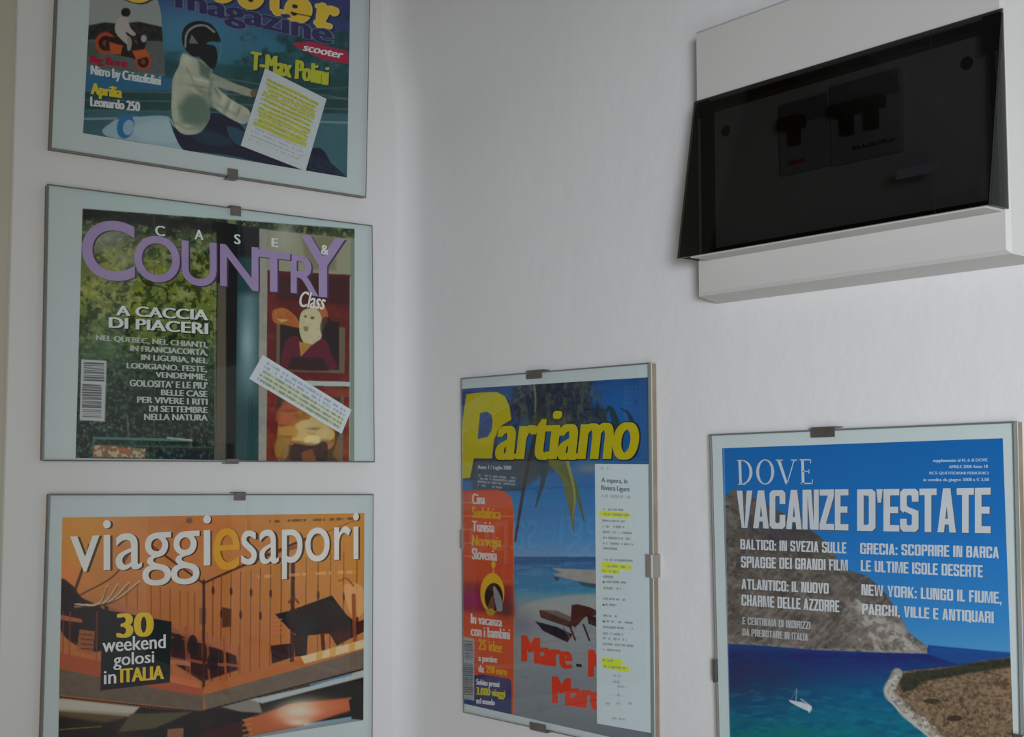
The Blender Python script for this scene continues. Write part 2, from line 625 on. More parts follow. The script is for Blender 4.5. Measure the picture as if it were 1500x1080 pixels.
# condensed poster capitals drawn as strokes (cell 1 x 1, y up)
def _caps():
    t, b, cx, cy = 0.36, 0.150, 0.17, 0.075

    def oct_(x0, y0, x1, y1, tt=t, bb=b, sq=()):
        o = [(x1, y0 + cy), (x1, y1 - cy), (x1 - cx, y1), (x0 + cx, y1), (x0, y1 - cy), (x0, y0 + cy), (x0 + cx, y0), (x1 - cx, y0)]
        if 'l' in sq:
            o[3], o[4], o[5], o[6] = (x0, y1), (x0, y1), (x0, y0), (x0, y0)
        ix0, ix1, iy0, iy1 = x0 + tt, x1 - tt, y0 + bb, y1 - bb
        k, h = 0.05, 0.035
        q = [(ix1, iy0 + h), (ix1, iy1 - h), (ix1 - k, iy1), (ix0 + k, iy1), (ix0, iy1 - h), (ix0, iy0 + h), (ix0 + k, iy0), (ix1 - k, iy0)]
        return [[o[i], o[(i + 1) % 8], q[(i + 1) % 8], q[i]] for i in range(8)]
    R = lambda x0, y0, x1, y1: [(x0, y0), (x1, y0), (x1, y1), (x0, y1)]
    P = lambda xa, xb, y0, xc, xd, y1: [(xa, y0), (xb, y0), (xd, y1), (xc, y1)]
    O = oct_(0, 0, 1, 1)
    pick = lambda L, ks: [L[k] for k in ks]
    Ctop, Cbot = R(1 - t, 0.64, 1, 1 - cy), R(1 - t, cy, 1, 0.36)
    up = oct_(0, 0.44, 1, 1)
    lo = oct_(0, 0, 1, 0.575)
    bowl = oct_(0, 0.42, 1, 1, sq='l')
    g = {
        'A': (1.0, [P(0, 0.35, 0, 0.30, 0.60, 1), P(0.65, 1, 0, 0.40, 0.70, 1), R(0.26, 0.18, 0.74, 0.31)]),
        'B': (1.0, [R(0, 0, t, 1)] + pick(oct_(0, 0.45, 0.97, 1, sq='l'), (0, 1, 2, 7, 6)) + pick(oct_(0, 0, 1, 0.56, sq='l'), (0, 1, 7, 6))),
        'C': (1.0, pick(O, (1, 2, 3, 4, 5, 6, 7)) + [Ctop, Cbot]),
        'D': (1.0, [R(0, 0, t, 1)] + pick(oct_(0, 0, 1, 1, sq='l'), (0, 1, 2, 6, 7))),
        'E': (0.86, [R(0, 0, t, 1), R(t, 1 - b, 0.86, 1), R(t, 0.43, 0.80, 0.43 + b), R(t, 0, 0.86, b)]),
        'F': (0.82, [R(0, 0, t, 1), R(t, 1 - b, 0.82, 1), R(t, 0.42, 0.76, 0.42 + b)]),
        'G': (1.0, pick(O, (1, 2, 3, 4, 5, 6)) + [Ctop, R(1 - t, 0, 1, 0.52), R(0.52, 0.40, 1 - t, 0.52)]),
        'H': (1.0, [R(0, 0, t, 1), R(1 - t, 0, 1, 1), R(t, 0.42, 1 - t, 0.42 + b)]),
        'I': (0.37, [R(0, 0, 0.37, 1)]),
        'K': (1.02, [R(0, 0, t, 1), P(t, t, 0.30, 0.68, 1.0, 1), [(t, 0.30), (0.67, 0), (1.03, 0), (0.58, 0.62), (t, 0.62)]]),
        'L': (0.80, [R(0, 0, t, 1), R(t, 0, 0.80, b)]),
        'M': (1.36, [R(0, 0, 0.31, 1), R(1.05, 0, 1.36, 1), P(0.54, 0.68, 0, 0.28, 0.50, 1), P(0.68, 0.82, 0, 0.86, 1.08, 1)]),
        'N': (1.04, [R(0, 0, 0.32, 1), R(0.72, 0, 1.04, 1), P(0.48, 0.74, 0, 0.30, 0.56, 1)]),
        'O': (1.0, O),
        'P': (0.98, [R(0, 0, t, 1)] + pick(bowl, (0, 1, 2, 6, 7))),
        'Q': (1.0, O + [[(0.55, 0.10), (0.80, 0.14), (1.06, -0.10), (0.80, -0.12)]]),
        'R': (1.0, [R(0, 0, t, 1)] + pick(bowl, (0, 1, 2, 6, 7)) + [[(0.60, 0.45), (0.96, 0.42), (0.98, 0), (0.64, 0)]]),
        'S': (1.0, pick(up, (1, 2, 3, 4, 5)) + [R(1 - t, 0.70, 1, 1 - cy), R(0, cy, t, 0.30)] + pick(lo, (5, 6, 7, 0)) + [[(0.10, 0.50), (0.30, 0.60), (0.90, 0.50), (0.95, 0.44), (0.70, 0.38)]]),
        'T': (0.94, [R(0.29, 0, 0.65, 1 - b), R(0, 1 - b, 0.94, 1)]),
        'U': (1.0, [R(0, cy, t, 1), R(1 - t, cy, 1, 1)] + pick(O, (5, 6, 7))),
        'V': (1.0, [P(0.32, 0.50, 0, 0, 0.36, 1), P(0.50, 0.68, 0, 0.64, 1.0, 1)]),
        'W': (1.46, [P(0.20, 0.40, 0, 0, 0.31, 1), P(0.40, 0.55, 0, 0.58, 0.73, 1), P(0.91, 1.06, 0, 0.73, 0.88, 1), P(1.06, 1.26, 0, 1.15, 1.46, 1)]),
        'Y': (1.0, [R(0.32, 0, 0.68, 0.42), P(0.32, 0.50, 0.40, 0, 0.36, 1), P(0.50, 0.68, 0.40, 0.64, 1.0, 1)]),
        'Z': (0.92, [R(0, 1 - b, 0.92, 1), R(0, 0, 0.92, b), P(0, 0.40, b, 0.52, 0.92, 1 - b)]),
        ':': (0.34, [R(0, 0, 0.34, 0.17), R(0, 0.50, 0.34, 0.67)]),
        ',': (0.34, [R(0, 0, 0.34, 0.17), [(0.14, 0), (0.05, -0.15), (0.16, -0.15), (0.34, 0)]]),
        "'": (0.34, [[(0.0, 1), (0.34, 1), (0.26, 0.68), (0.08, 0.68)]]),
        ' ': (0.44, []),
    }
    return g


CAPS = _caps()


def posters(name, lines, colour, K, wall, d, parent, layer=1, gap=0.11, dx=0, dy=0, one=False):
    """condensed capitals; lines as in letters() but the boxes give cap height (baseline to cap line)"""
    out = []
    for li, (s, xl, tl, bl, xr, tr, br) in enumerate(lines):
        tot = sum(CAPS[ch][0] for ch in s) + gap * (len(s) - 1)
        V, F, pen, n = [], [], 0.0, 0
        for ch in s:
            w, polys = CAPS[ch]
            for pi_, q in enumerate(polys):
                b0 = len(V)
                for (x, y) in q:
                    u = (pen + x) / tot
                    X = xl + (xr - xl) * u + dx
                    Y = (bl + (br - bl) * u) * (1 - y) + (tl + (tr - tl) * u) * y + dy
                    V.append(un(K[0] + X / K[2], K[1] + Y / K[2], wall, d + layer * 0.00004 + pi_ * 0.0000022))
                area2 = sum(q[i][0] * q[(i + 1) % len(q)][1] - q[(i + 1) % len(q)][0] * q[i][1] for i in range(len(q)))
                f = list(range(b0, b0 + len(q)))
                F.append(f if area2 > 0 else f[::-1])
            pen += w + gap
        out.append(link(name, V, F, ink_mat(colour), parent))
    return out


# ------------------------------------------------------------------ clip frames
D_BACK, D_BOARD, D_MAT, D_PRINT, D_SLIP, D_G0, D_G1 = 0.0008, 0.0050, 0.0053, 0.0055, 0.0059, 0.0064, 0.0084


def at_depth(q, wall, d):
    out = np.array(q, float).copy()
    out[:, 1 if wall == 'L' else 0] = -d
    return out


def quad_px(pts, wall, d):
    return np.array([un(x, y, wall, d) for x, y in pts])


def quad_grow(a, b, ap, bp, h, wall, d, upward=False):
    """a, b: the two known corners (left, right) of one edge; ap, bp: points down/up each side; h: height"""
    A, B, Ap, Bp = (un(*p, wall, d) for p in (a, b, ap, bp))
    A2 = A + (Ap - A) / np.linalg.norm(Ap - A) * h
    B2 = B + (Bp - B) / np.linalg.norm(Bp - B) * h
    return np.array([A2, B2, B, A]) if upward else np.array([A, B, B2, A2])


def clip(parent, wall, edge_a, edge_b, t, width, tab=0.007, bright=False):
    """a spring clip over the frame's edge running edge_a -> edge_b (3D points on the glass front), at fraction t"""
    a, b = np.array(edge_a), np.array(edge_b)
    e = (b - a) / np.linalg.norm(b - a)
    n = np.array([0, -1, 0]) if wall == 'L' else np.array([-1, 0, 0])
    inward = np.cross(n, e)
    if inward @ (FRAME_C[parent['_n']] - a) < 0:
        inward = -inward
    c = a + (b - a) * t
    c = c * np.array([1, 0, 1]) if wall == 'L' else c * np.array([0, 1, 1])
    w = width / 2
    # profile in (outward, depth): a thin bent strip
    th = 0.0007
    g = D_G1 + 0.0001
    prof_o = [(-tab, g + th), (0.0006, g + th), (0.0009 + th * 0.6, g + th * 0.4), (0.0009 + th, g), (0.0009 + th, 0.0004)]
    prof_i = [(-tab, g), (0.0002, g), (0.0008, g - 0.0001), (0.0009, g - 0.0005), (0.0009, 0.0004)]
    V, F = [], []
    for s in (-w, w):
        for (o_, dd) in prof_o + prof_i[::-1]:
            V.append(c + e * s - inward * o_ + n * dd)
    m = len(prof_o) * 2
    for i in range(m):
        j = (i + 1) % m
        F.append((i, j, m + j, m + i))
    for i in range(len(prof_o) - 1):
        q = [i, i + 1, m - 2 - i, m - 1 - i]
        F.append(tuple(q[::-1]))
        F.append(tuple(k + m for k in q))
    o = link('clip', V, F, M_CLIPB if bright else M_CLIP, parent)
    return o


def clip_frame(label, wall, glass_q, cover_q, K, painter, step, group):
    g = at_depth(glass_q, wall, D_G1)
    org = (g[2] + g[3]) / 2
    org[1 if wall == 'L' else 0] = 0.0
    r = thing('clip_frame', label, 'picture frame', org, group)
    c = g.mean(0)
    FRAME_C[r['_n']] = c
    shrink = at_depth(c + (g - c) * 0.9965, wall, D_BOARD)
    slab('backing_board', shrink, at_depth(shrink, wall, D_BACK), M_BOARD, r)
    slab('backing_paper', at_depth(shrink, wall, D_MAT), at_depth(shrink, wall, D_BOARD + 0.00005), M_MAT, r)
    gl = slab('glass_pane', g, at_depth(g, wall, D_G0), [M_GLASS, M_EDGE], r, rim=0.0011)
    cov = sheet('magazine_cover', at_depth(cover_q, wall, D_PRINT), wall, D_PRINT, K, painter, r, step)
    return r, sub(cov, r), g


GROUP = 'clip-framed magazine covers on the corner walls'
KA, KB, KC, KD, KE = (60, 0, 3.0), (50, 260, 2.4538), (50, 700, 2.8423), (660, 520, 1.927), (1020, 600, 2.25)
KD2 = (660, 520, 4.545)


def px(K, pts):
    return [(K[0] + x / K[2], K[1] + y / K[2]) for x, y in pts]


def conv(pts, Ka, Kb):
    return [((Ka[0] + x / Ka[2] - Kb[0]) * Kb[2], (Ka[1] + y / Ka[2] - Kb[1]) * Kb[2]) for x, y in pts]


# ------------------------------------------------------------------ 1  scooter magazine (left wall, top)
def art_scooter(a):
    a.grad_y([(-380, (52, 52, 100)), (60, (48, 66, 118)), (130, (42, 92, 122)), (300, (44, 98, 116)), (480, (48, 84, 92))])
    a.poly([(200, -380), (1400, -380), (1400, 230), (1200, 190), (980, 130), (760, 60), (560, 5), (200, -20)], (50, 52, 98), 0.85, soft=40)
    # sky glow, trees
    a.glow(640, 110, 260, 130, (62, 118, 150), 0.7)
    n = fbm(a.X / 55, a.Y / 55, 5)
    tree = sm(0, 60, (a.Y - 215) + (a.X - 830) * 0.28 + (n - 0.5) * 260) * (a.X > 780) * sm(780, 880, a.X)
    a.blend(tree * (a.Y < 560) * 0.85, a.vary((34, 66, 66), 26, 22, 8))
    a.poly([(510, 235), (640, 220), (640, 330), (510, 330)], (40, 74, 90), 0.8, soft=18)
    a.poly([(540, 260), (1370, 330), (1370, 400), (540, 350)], (36, 62, 62), 0.6, soft=20)
    # barrier and road
    a.poly([(190, 330), (590, 345), (590, 400), (190, 395)], (38, 88, 128), 0.9, soft=8)
    a.poly([(190, 398), (1370, 400), (1370, 500), (190, 480)], (38, 62, 62), 0.9, soft=8, var=8)
    for y0, y1 in ((400, 405), (440, 452), (484, 486)):
        a.line([(190, y0), (580, y0 + 6), (1370, y1 + 30)], 5, (92, 112, 112), 0.55)
    a.line([(780, 340), (1370, 440)], 6, (84, 104, 104), 0.6)
    a.line([(760, 400), (1370, 385)], 4, (84, 104, 104), 0.5)
    a.poly([(180, 484), (1380, 500), (1380, 830), (180, 620)], (50, 86, 94), 1, soft=8, var=8, vs=90)
    a.line([(185, 523), (560, 516)], 9, (118, 138, 140), 0.85)
    a.line([(1200, 535), (1370, 540)], 8, (110, 130, 132), 0.8)
    # inset photograph
    ins = [(205, -60), (480, -40), (515, 5), (528, 60), (546, 332), (198, 300)]
    m = a.pmask(ins)
    a.blend(m, (130, 134, 132))
    def inside(pts, c, al=1, **k):
        a.blend(m * a.pmask(pts, k.get('soft')) * al, a.vary(c, k.get('var', 0), k.get('vs', 14), 4))
    inside([(190, 115), (280, 98), (350, 105), (430, 95), (540, 120), (545, 190), (190, 180)], (44, 44, 42), soft=8, var=20)
    inside([(190, 172), (550, 182), (550, 340), (190, 320)], (78, 84, 82), soft=6, var=6)
    inside([(190, 190), (250, 190), (250, 250), (190, 250)], (60, 74, 60), 0.6, soft=10)
    for x, y, r in ((284, 190, 46), (449, 272, 36)):
        a.ell(x, y, r, r * 1.05, (168, 58, 32))
        a.ell(x, y, r * 0.68, r * 0.72, (40, 34, 34))
        a.ell(x, y, r * 0.3, r * 0.32, (120, 52, 34))
    a.poly([(290, 160), (400, 170), (465, 235), (430, 262), (330, 240), (280, 215)], (46, 36, 38))
    a.poly([(300, 185), (360, 200), (350, 240), (305, 232)], (178, 70, 34))
    a.poly([(400, 225), (460, 215), (478, 245), (420, 262)], (178, 74, 36))
    a.poly([(415, 150), (470, 165), (455, 215), (430, 220)], (40, 36, 44))
    a.ell(452, 170, 13, 16, (140, 142, 138))
    a.spline([(332, 92), (352, 74), (380, 80), (392, 120), (416, 148), (404, 158), (372, 140), (392, 180), (385, 200), (340, 160), (325, 130)], (152, 142, 138))
    a.ell(373, 54, 21, 20, (38, 34, 38))
    a.spline([(380, 160), (398, 175), (395, 215), (380, 220)], (130, 124, 120))
    a.line([(205, 300), (546, 332)], 3, (120, 132, 134), 0.5)
    # scooter bodywork
    a.spline([(270, 575), (300, 545), (350, 518), (440, 512), (560, 514), (590, 580), (640, 664), (540, 650), (420, 622), (300, 602)], (124, 152, 162))
    a.spline([(400, 560), (500, 530), (565, 530), (600, 620), (520, 625), (440, 610)], (140, 164, 172), 0.8, soft=20)
    a.ell(372, 556, 38, 54, (34, 92, 152), rot=12)
    a.ell(384, 560, 24, 34, (118, 148, 164), rot=12)
    a.line([(340, 520), (420, 505)], 12, (38, 96, 150), 0.9)
    # trousers and leg
    a.spline([(562, 516), (590, 560), (700, 590), (742, 500), (840, 520), (900, 580), (905, 640), (1010, 660), (1180, 650), (1240, 660), (1285, 745), (1288, 775), (1160, 748), (1020, 728), (860, 690), (720, 670), (632, 662), (590, 600)],
             (26, 36, 52), var=6, vs=40)
    a.spline([(660, 585), (740, 575), (840, 620), (800, 640), (700, 630)], (40, 56, 72), 0.7, soft=20)
    a.spline([(820, 555), (900, 585), (880, 640), (835, 610)], (44, 74, 92), 0.8)
    a.spline([(1180, 690), (1250, 700), (1345, 780), (1340, 800), (1200, 770)], (34, 44, 58), 0.9, var=14, vs=12)
    # jacket
    jac = [(622, 236), (660, 250), (716, 270), (752, 300), (748, 352), (800, 408), (850, 446), (912, 482), (915, 520), (890, 545),
           (830, 520), (762, 476), (740, 470), (742, 520), (700, 580), (640, 592), (598, 570), (576, 510), (574, 420), (580, 345), (606, 290)]
    a.spline([(725, 310), (790, 340), (860, 370), (935, 398), (940, 424), (900, 420), (840, 400), (770, 380), (735, 350)], (128, 134, 112), var=10, vs=20)
    a.spline(jac, (146, 152, 130), var=9, vs=46)
    jm = a.pmask(smooth_loop(jac))
    a.blend(jm * a.pmask([(640, 420), (700, 400), (760, 480), (750, 540), (700, 570), (620, 540), (600, 470)], 50) * 0.8, (66, 92, 78))
    a.blend(jm * a.pmask([(690, 262), (752, 300), (740, 352), (700, 330)], 22) * 0.8, (66, 88, 72))
    a.blend(jm * a.pmask([(640, 380), (700, 392), (760, 410), (740, 430), (660, 410)], 14) * 0.5, (106, 106, 96))
    for q in ((700, 352, 60, 8, 14), (676, 400, 40, 9, 30), (800, 442, 12, 34, 20), (836, 468, 10, 30, 20), (640, 262, 26, 30, 0), (622, 556, 50, 10, 4)):
        a.glow(*q[:4], (190, 190, 168), 0.55, rot=q[4])
    for q in ((770, 400, 40, 7, 60), (818, 470, 8, 30, 24), (868, 490, 8, 26, 24), (690, 380, 50, 6, 10)):
        a.glow(*q[:4], (84, 94, 82), 0.6, rot=q[4])
    a.curve([(752, 345), (742, 400), (748, 470)], 14, (96, 104, 90), 0.6, soft=12)
    a.curve([(640, 300), (690, 390), (760, 450), (860, 505)], 9, (116, 124, 104), 0.6, soft=10)
    a.curve([(590, 540), (650, 566), (720, 540)], 12, (112, 120, 100), 0.6, soft=10)
    a.curve([(600, 330), (590, 430), (600, 520)], 8, (162, 168, 146), 0.6, soft=8)
    a.ell(900, 522, 22, 20, (138, 142, 130), 0.9)
    a.ell(934, 410, 14, 16, (100, 70, 56), 0.9)
    # helmet and face
    a.spline([(700, 200), (760, 200), (776, 240), (770, 285), (752, 304), (715, 270), (690, 240)], (38, 32, 32))
    a.spline([(640, 110), (690, 92), (745, 105), (780, 150), (788, 186), (760, 182), (728, 190), (712, 232), (690, 250), (655, 240), (625, 200), (620, 150)], (22, 28, 32))
    a.curve([(634, 205), (640, 150), (672, 118), (720, 112), (762, 140)], 9, (140, 144, 142), 0.85)
    a.poly([(650, 190), (662, 150), (692, 192)], (100, 112, 108), 0.9)
    a.curve([(780, 180), (792, 220), (780, 262)], 4, (90, 116, 124), 0.7)
    # badge
    a.poly([(1100, 190), (1180, 182), (1350, 226), (1352, 282), (1240, 262), (1150, 222)], (156, 34, 58))
    # masthead: fat rounded slab letters
    Y_, D_ = (206, 164, 36), (40, 36, 50)
    E_ = (196, 184, 96)
    for (c, off, gr) in ((D_, 6, 8), (E_, 0, 6), (Y_, 0, -1)):
        f = lambda pts, w_: a.curve([(x + off, y + off) for x, y in pts], w_ + gr, c)
        g = lambda pts, w_: a.line([(x + off, y + off) for x, y in pts], w_ + gr, c)
        e = lambda x, y, rx, ry, rot=0: a.ell(x + off, y + off, rx + gr / 2, ry + gr / 2, c, rot=rot)
        f([(300, -170), (430, -240), (520, -180), (400, -120), (500, -70), (440, -14), (340, -40)], 46)
        e(690, -62, 58, 52); e(800, -40, 58, 52); e(922, -14, 58, 54)
        g([(1030, -110), (1026, 30)], 38); f([(1026, 30), (1034, 52), (1056, 56)], 26); g([(990, -64), (1066, -50)], 20)
        e(1131, 44, 60, 57, 12)
        g([(1236, 34), (1228, 104)], 40); f([(1240, 78), (1262, 44), (1294, 50)], 30); e(1290, 52, 19, 17)
        g([(1210, 98), (1270, 116)], 20); g([(1214, 26), (1240, 32)], 16)
    for x, y in ((690, -62), (800, -40), (922, -14)):
        a.ell(x, y, 15, 24, D_)
    a.ell(1116, 28, 13, 9, D_, rot=12)
    a.line([(1098, 54), (1190, 74)], 5, D_)
    a.ell(1112, 62, 13, 7, D_, rot=12)


gq = quad_grow((73.3, 218.3), (536.7, 289.6), (82.7, 0), (542.5, 0), 0.2235, 'L', D_G1, True)
cq = quad_grow((121.7, 195), (508.2, 260), (131.7, 0), (513, 0), 0.2080, 'L', D_PRINT, True)
r1, c1, g1 = clip_frame('frameless glass clip frame with scooter magazine cover, rider in black helmet, highest on left wall', 'L', gq, cq, KA, art_scooter, 0.00068, GROUP)
A = ('L', D_PRINT)
letters('masthead_lettering', [('magazine', 586, -54, 62, 1288, 110, 228)], (84, 98, 122), KA, *A, c1, 1, heavy=23, bold=0.01)
letters('masthead_lettering', [('magazine', 590, -52, 60, 1282, 112, 226)], (50, 46, 84), KA, *A, c1, 2, heavy=15)
letters('badge_lettering', [('scooter', 1150, 196, 222, 1332, 232, 258)], (182, 184, 182), KA, *A, c1, 1, heavy=5, shear=0.3)
letters('headline_lettering', [('T-Max Polini', 918, 226, 306, 1268, 290, 376)], (160, 164, 34), KA, *A, c1, 2, heavy=11, shear=0.05)
letters('headline_lettering', [('T-Max Polini', 918, 226, 306, 1268, 290, 376)], (30, 46, 44), KA, *A, c1, 1, heavy=13, shear=0.05, dx=5, dy=4)
letters('caption_lettering', [('Big Bore', 216, 242, 286, 380, 262, 308)], (146, 28, 48), KA, *A, c1, 1, heavy=9)
letters('caption_lettering', [('Nitro by Cristofolini', 218, 286, 340, 528, 334, 388), ('Leonardo 250', 216, 424, 466, 436, 448, 490)], (176, 180, 180), KA, *A, c1, 1, heavy=6)
letters('caption_lettering', [('Aprilia', 218, 364, 430, 358, 384, 446)], (190, 168, 30), KA, *A, c1, 1, heavy=8)


def note1(a):
    a.fillall((168, 174, 176))
    a.blend(fbm(a.U * 5, a.V * 6, 3) * 0.12, (130, 138, 142))
    for i in range(10):
        v = 0.115 + i * 0.062 + (0.012 if i > 7 else 0)
        h = 0.021 if i < 7 else 0.027
        u0 = 0.06 + 0.03 * ((i * 7) % 3)
        m = sm(-0.006, 0.006, h - np.abs(a.V - v - 0.006 * np.sin(a.U * 9 + i))) * sm(u0, u0 + 0.03, a.U) * sm(0.0, 0.03, 0.92 - 0.02 * ((i * 5) % 3) - a.U)
        a.blend(m * 0.95, (166, 166, 48))
    for i in range(16):
        v = 0.115 + i * 0.0515
        n = vnoise(a.U * 55, np.full_like(a.U, i * 3.1), i)
        m = sm(-0.003, 0.003, 0.008 - np.abs(a.V - v)) * sm(0.35, 0.55, n) * (a.U > 0.07) * (a.U < 0.9)
        a.blend(m * 0.45, (92, 98, 66) if i < 11 else (112, 118, 128))


def slip(name, label, pts, K, wall, painter, par, step=0.0006):
    q = at_depth(quad_px(px(K, pts), wall, D_SLIP), wall, D_SLIP)
    o = sheet(name, q, wall, D_SLIP, K, painter, par, step)
    o['label'] = label
    return o


slip('paper_clipping', 'white paper clipping with yellow highlighter lines', [(985, 300), (1255, 435), (1163, 752), (878, 640)], KA, 'L', note1, r1)
clip(r1, 'L', g1[3], g1[2], 0.536, 0.0095)
clip(r1, 'L', g1[0], g1[1], 0.53, 0.0095)


# ------------------------------------------------------------------ 2  country homes magazine (left wall, middle)
def art_country(a):
    X, Y = a.X, a.Y
    a.fillall((34, 46, 34))
    n1, n2, n3 = fbm(X / 70, Y / 60, 1), fbm(X / 22, Y / 20, 2), fbm(X / 9, Y / 9, 9, 2)
    a.grad_y([(100, (44, 46, 42)), (190, (52, 60, 44)), (260, (84, 92, 50)), (420, (104, 112, 40)), (520, (88, 100, 46)), (640, (52, 70, 46)), (800, (38, 52, 42)), (1020, (28, 38, 32))])
    a.blend(sm(0.48, 0.62, n1) * 0.65 * sm(200, 300, Y) * (1 - sm(520, 640, Y)), (128, 132, 40))
    a.blend(sm(0.50, 0.60, n2) * 0.6, np.stack([X * 0 + 24, X * 0 + 36, X * 0 + 26], -1))
    a.blend(sm(0.56, 0.66, fbm(X / 18, Y / 16, 21)) * 0.55 * (1 - sm(560, 700, Y)), (150, 152, 84))
    a.blend(sm(0.6, 0.7, n3) * 0.5, (72, 108, 74))
    a.blend(sm(0.60, 0.7, fbm(X / 12, Y / 12, 31)) * 0.45 * sm(560, 640, Y), (92, 110, 98))
    a.glow(260, 215, 90, 46, (132, 134, 110), 0.75)
    a.glow(320, 300, 60, 30, (140, 142, 100), 0.5)
    a.glow(250, 600, 70, 60, (70, 104, 66), 0.6)
    a.glow(470, 790, 120, 130, (26, 36, 32), 0.6)
    a.poly([(170, 100), (690, 165), (690, 205), (170, 150)], (36, 38, 36), 0.85, soft=30)
    a.line([(432, 130), (432, 1010)], 4, (70, 84, 56), 0.5)
    a.line([(335, 860), (340, 940)], 8, (96, 110, 100), 0.5)
    a.line([(215, 937), (565, 945)], 8, (60, 110, 92), 0.9)
    a.line([(215, 962), (640, 972)], 5, (40, 84, 66), 0.8)
    a.line([(214, 935), (212, 1008)], 5, (60, 100, 80), 0.8)
    a.line([(480, 936), (565, 945)], 7, (140, 150, 140), 0.8)
    fl = a.pmask([(215, 962), (400, 975), (400, 1008), (212, 1006)], 6)
    a.blend(fl * 0.9, a.vary((112, 92, 60), 0, 1, 1))
    a.blend(fl * sm(0.5, 0.6, fbm(X / 11, Y / 11, 12, 2)), (158, 74, 44))
    a.blend(fl * sm(0.55, 0.62, fbm(X / 10, Y / 10, 17, 2)), (150, 138, 110))
    a.curve([(380, 350), (400, 380), (470, 400), (480, 440)], 5, (40, 44, 34), 0.8)
    # door and jamb
    a.poly([(655, 160), (735, 170), (735, 1030), (640, 1030), (652, 900), (656, 500)], (36, 38, 36), 1)
    a.poly([(660, 380), (694, 385), (690, 1030), (652, 1030)], (82, 74, 62), 1, soft=5)
    a.line([(650, 390), (650, 1025)], 4, (110, 120, 74), 0.6)
    a.poly([(690, 170), (733, 176), (728, 1030), (690, 1030)], (20, 24, 26), 1, soft=5)
    dm = a.pmask([(732, 172), (812, 182), (812, 1030), (724, 1030)])
    a.blend(dm, (40, 64, 64))
    a.blend(dm * sm(400, 440, Y) * np.exp(-((X - 770) / 40) ** 2) * (1 - sm(700, 860, Y)), (74, 108, 112))
    a.blend(dm * np.exp(-((X - 766) / 22) ** 2 - ((Y - 590) / 80) ** 2) * 0.9, (112, 140, 148))
    a.poly([(735, 172), (812, 182), (812, 290), (735, 285)], (26, 32, 34), 0.7, soft=20)
    a.poly([(810, 184), (838, 188), (838, 1030), (806, 1030)], (128, 124, 112), 1, var=12, vs=30)
    # room beyond: cream wall, framed pictures (generic figures)
    a.poly([(838, 188), (1150, 222), (1150, 350), (838, 335)], (126, 124, 98), 1, soft=4)
    a.glow(900, 215, 40, 60, (140, 142, 124), 0.8)
    a.poly([(960, 205), (1085, 215), (1085, 335), (980, 330)], (100, 98, 66), 0.7, soft=16)
    a.poly([(838, 333), (1138, 352), (1136, 732), (836, 728)], (92, 34, 30), 1, var=16, vs=26)
    a.poly([(870, 345), (1138, 360), (1138, 460), (870, 440)], (60, 30, 32), 0.85, soft=24)
    a.poly([(872, 520), (1118, 540), (1116, 705), (870, 695)], (96, 84, 62), 0.9)
    a.poly([(884, 500), (1096, 520), (1096, 692), (882, 684)], (46, 38, 38), 1)
    a.spline([(858, 480), (900, 470), (940, 500), (960, 540), (900, 530), (862, 520)], (166, 84, 34), 0.9, var=14, vs=14)
    a.poly([(872, 508), (915, 512), (890, 522)], (160, 150, 70), 0.9)
    a.ell(1020, 500, 36, 50, (150, 82, 40), 1)
    a.spline([(968, 478), (1010, 472), (1032, 500), (1036, 560), (1018, 595), (975, 600), (955, 560), (954, 510)], (164, 154, 112), 1, var=8, vs=14)
    a.spline([(968, 536), (986, 538), (982, 552), (972, 552)], (110, 86, 64), 0.8)
    a.ell(1000, 505, 7, 5, (70, 50, 44), 0.8)
    a.ell(975, 500, 6, 5, (80, 56, 44), 0.7)
    a.spline([(905, 590), (945, 570), (975, 615), (1040, 580), (1070, 640), (1080, 690), (900, 690), (888, 660)], (88, 24, 46), 1)
    a.poly([(952, 590), (1000, 600), (958, 645)], (160, 110, 40), 0.95)
    a.poly([(925, 645), (1040, 650), (1060, 695), (910, 690)], (44, 32, 36), 0.8, soft=12)
    a.ell(1050, 540, 22, 40, (44, 36, 40), 0.7)
    a.poly([(836, 728), (1140, 735), (1140, 752), (836, 746)], (150, 150, 142), 1)
    a.poly([(838, 750), (1136, 756), (1134, 1030), (834, 1030)], (112, 42, 30), 1, var=16, vs=26)
    a.poly([(872, 785), (1102, 790), (1100, 1030), (872, 1030)], (64, 52, 40), 0.9)
    a.spline([(890, 830), (960, 800), (1060, 850), (1078, 960), (1000, 990), (905, 960), (880, 1020), (872, 960)], (156, 92, 38), 0.95, var=30, vs=22)
    a.spline([(960, 880), (1010, 870), (1060, 900), (1040, 950), (985, 962), (935, 930)], (168, 134, 76), 0.95, var=14, vs=16)
    a.spline([(930, 960), (990, 965), (1050, 950), (1040, 1030), (930, 1030)], (52, 30, 32), 0.95)
    a.poly([(960, 990), (1000, 975), (1020, 1030), (965, 1030)], (130, 66, 36), 0.8, soft=8)
    a.poly([(1072, 1000), (1104, 900), (1104, 1030)], (124, 84, 46), 0.7)
    a.line([(1108, 790), (1104, 1025)], 12, (88, 84, 66), 0.8)
    a.poly([(1138, 225), (1152, 226), (1152, 1030), (1134, 1030)], (96, 116, 104), 1)
    a.line([(1136, 360), (1134, 1025)], 4, (158, 160, 140), 0.7)
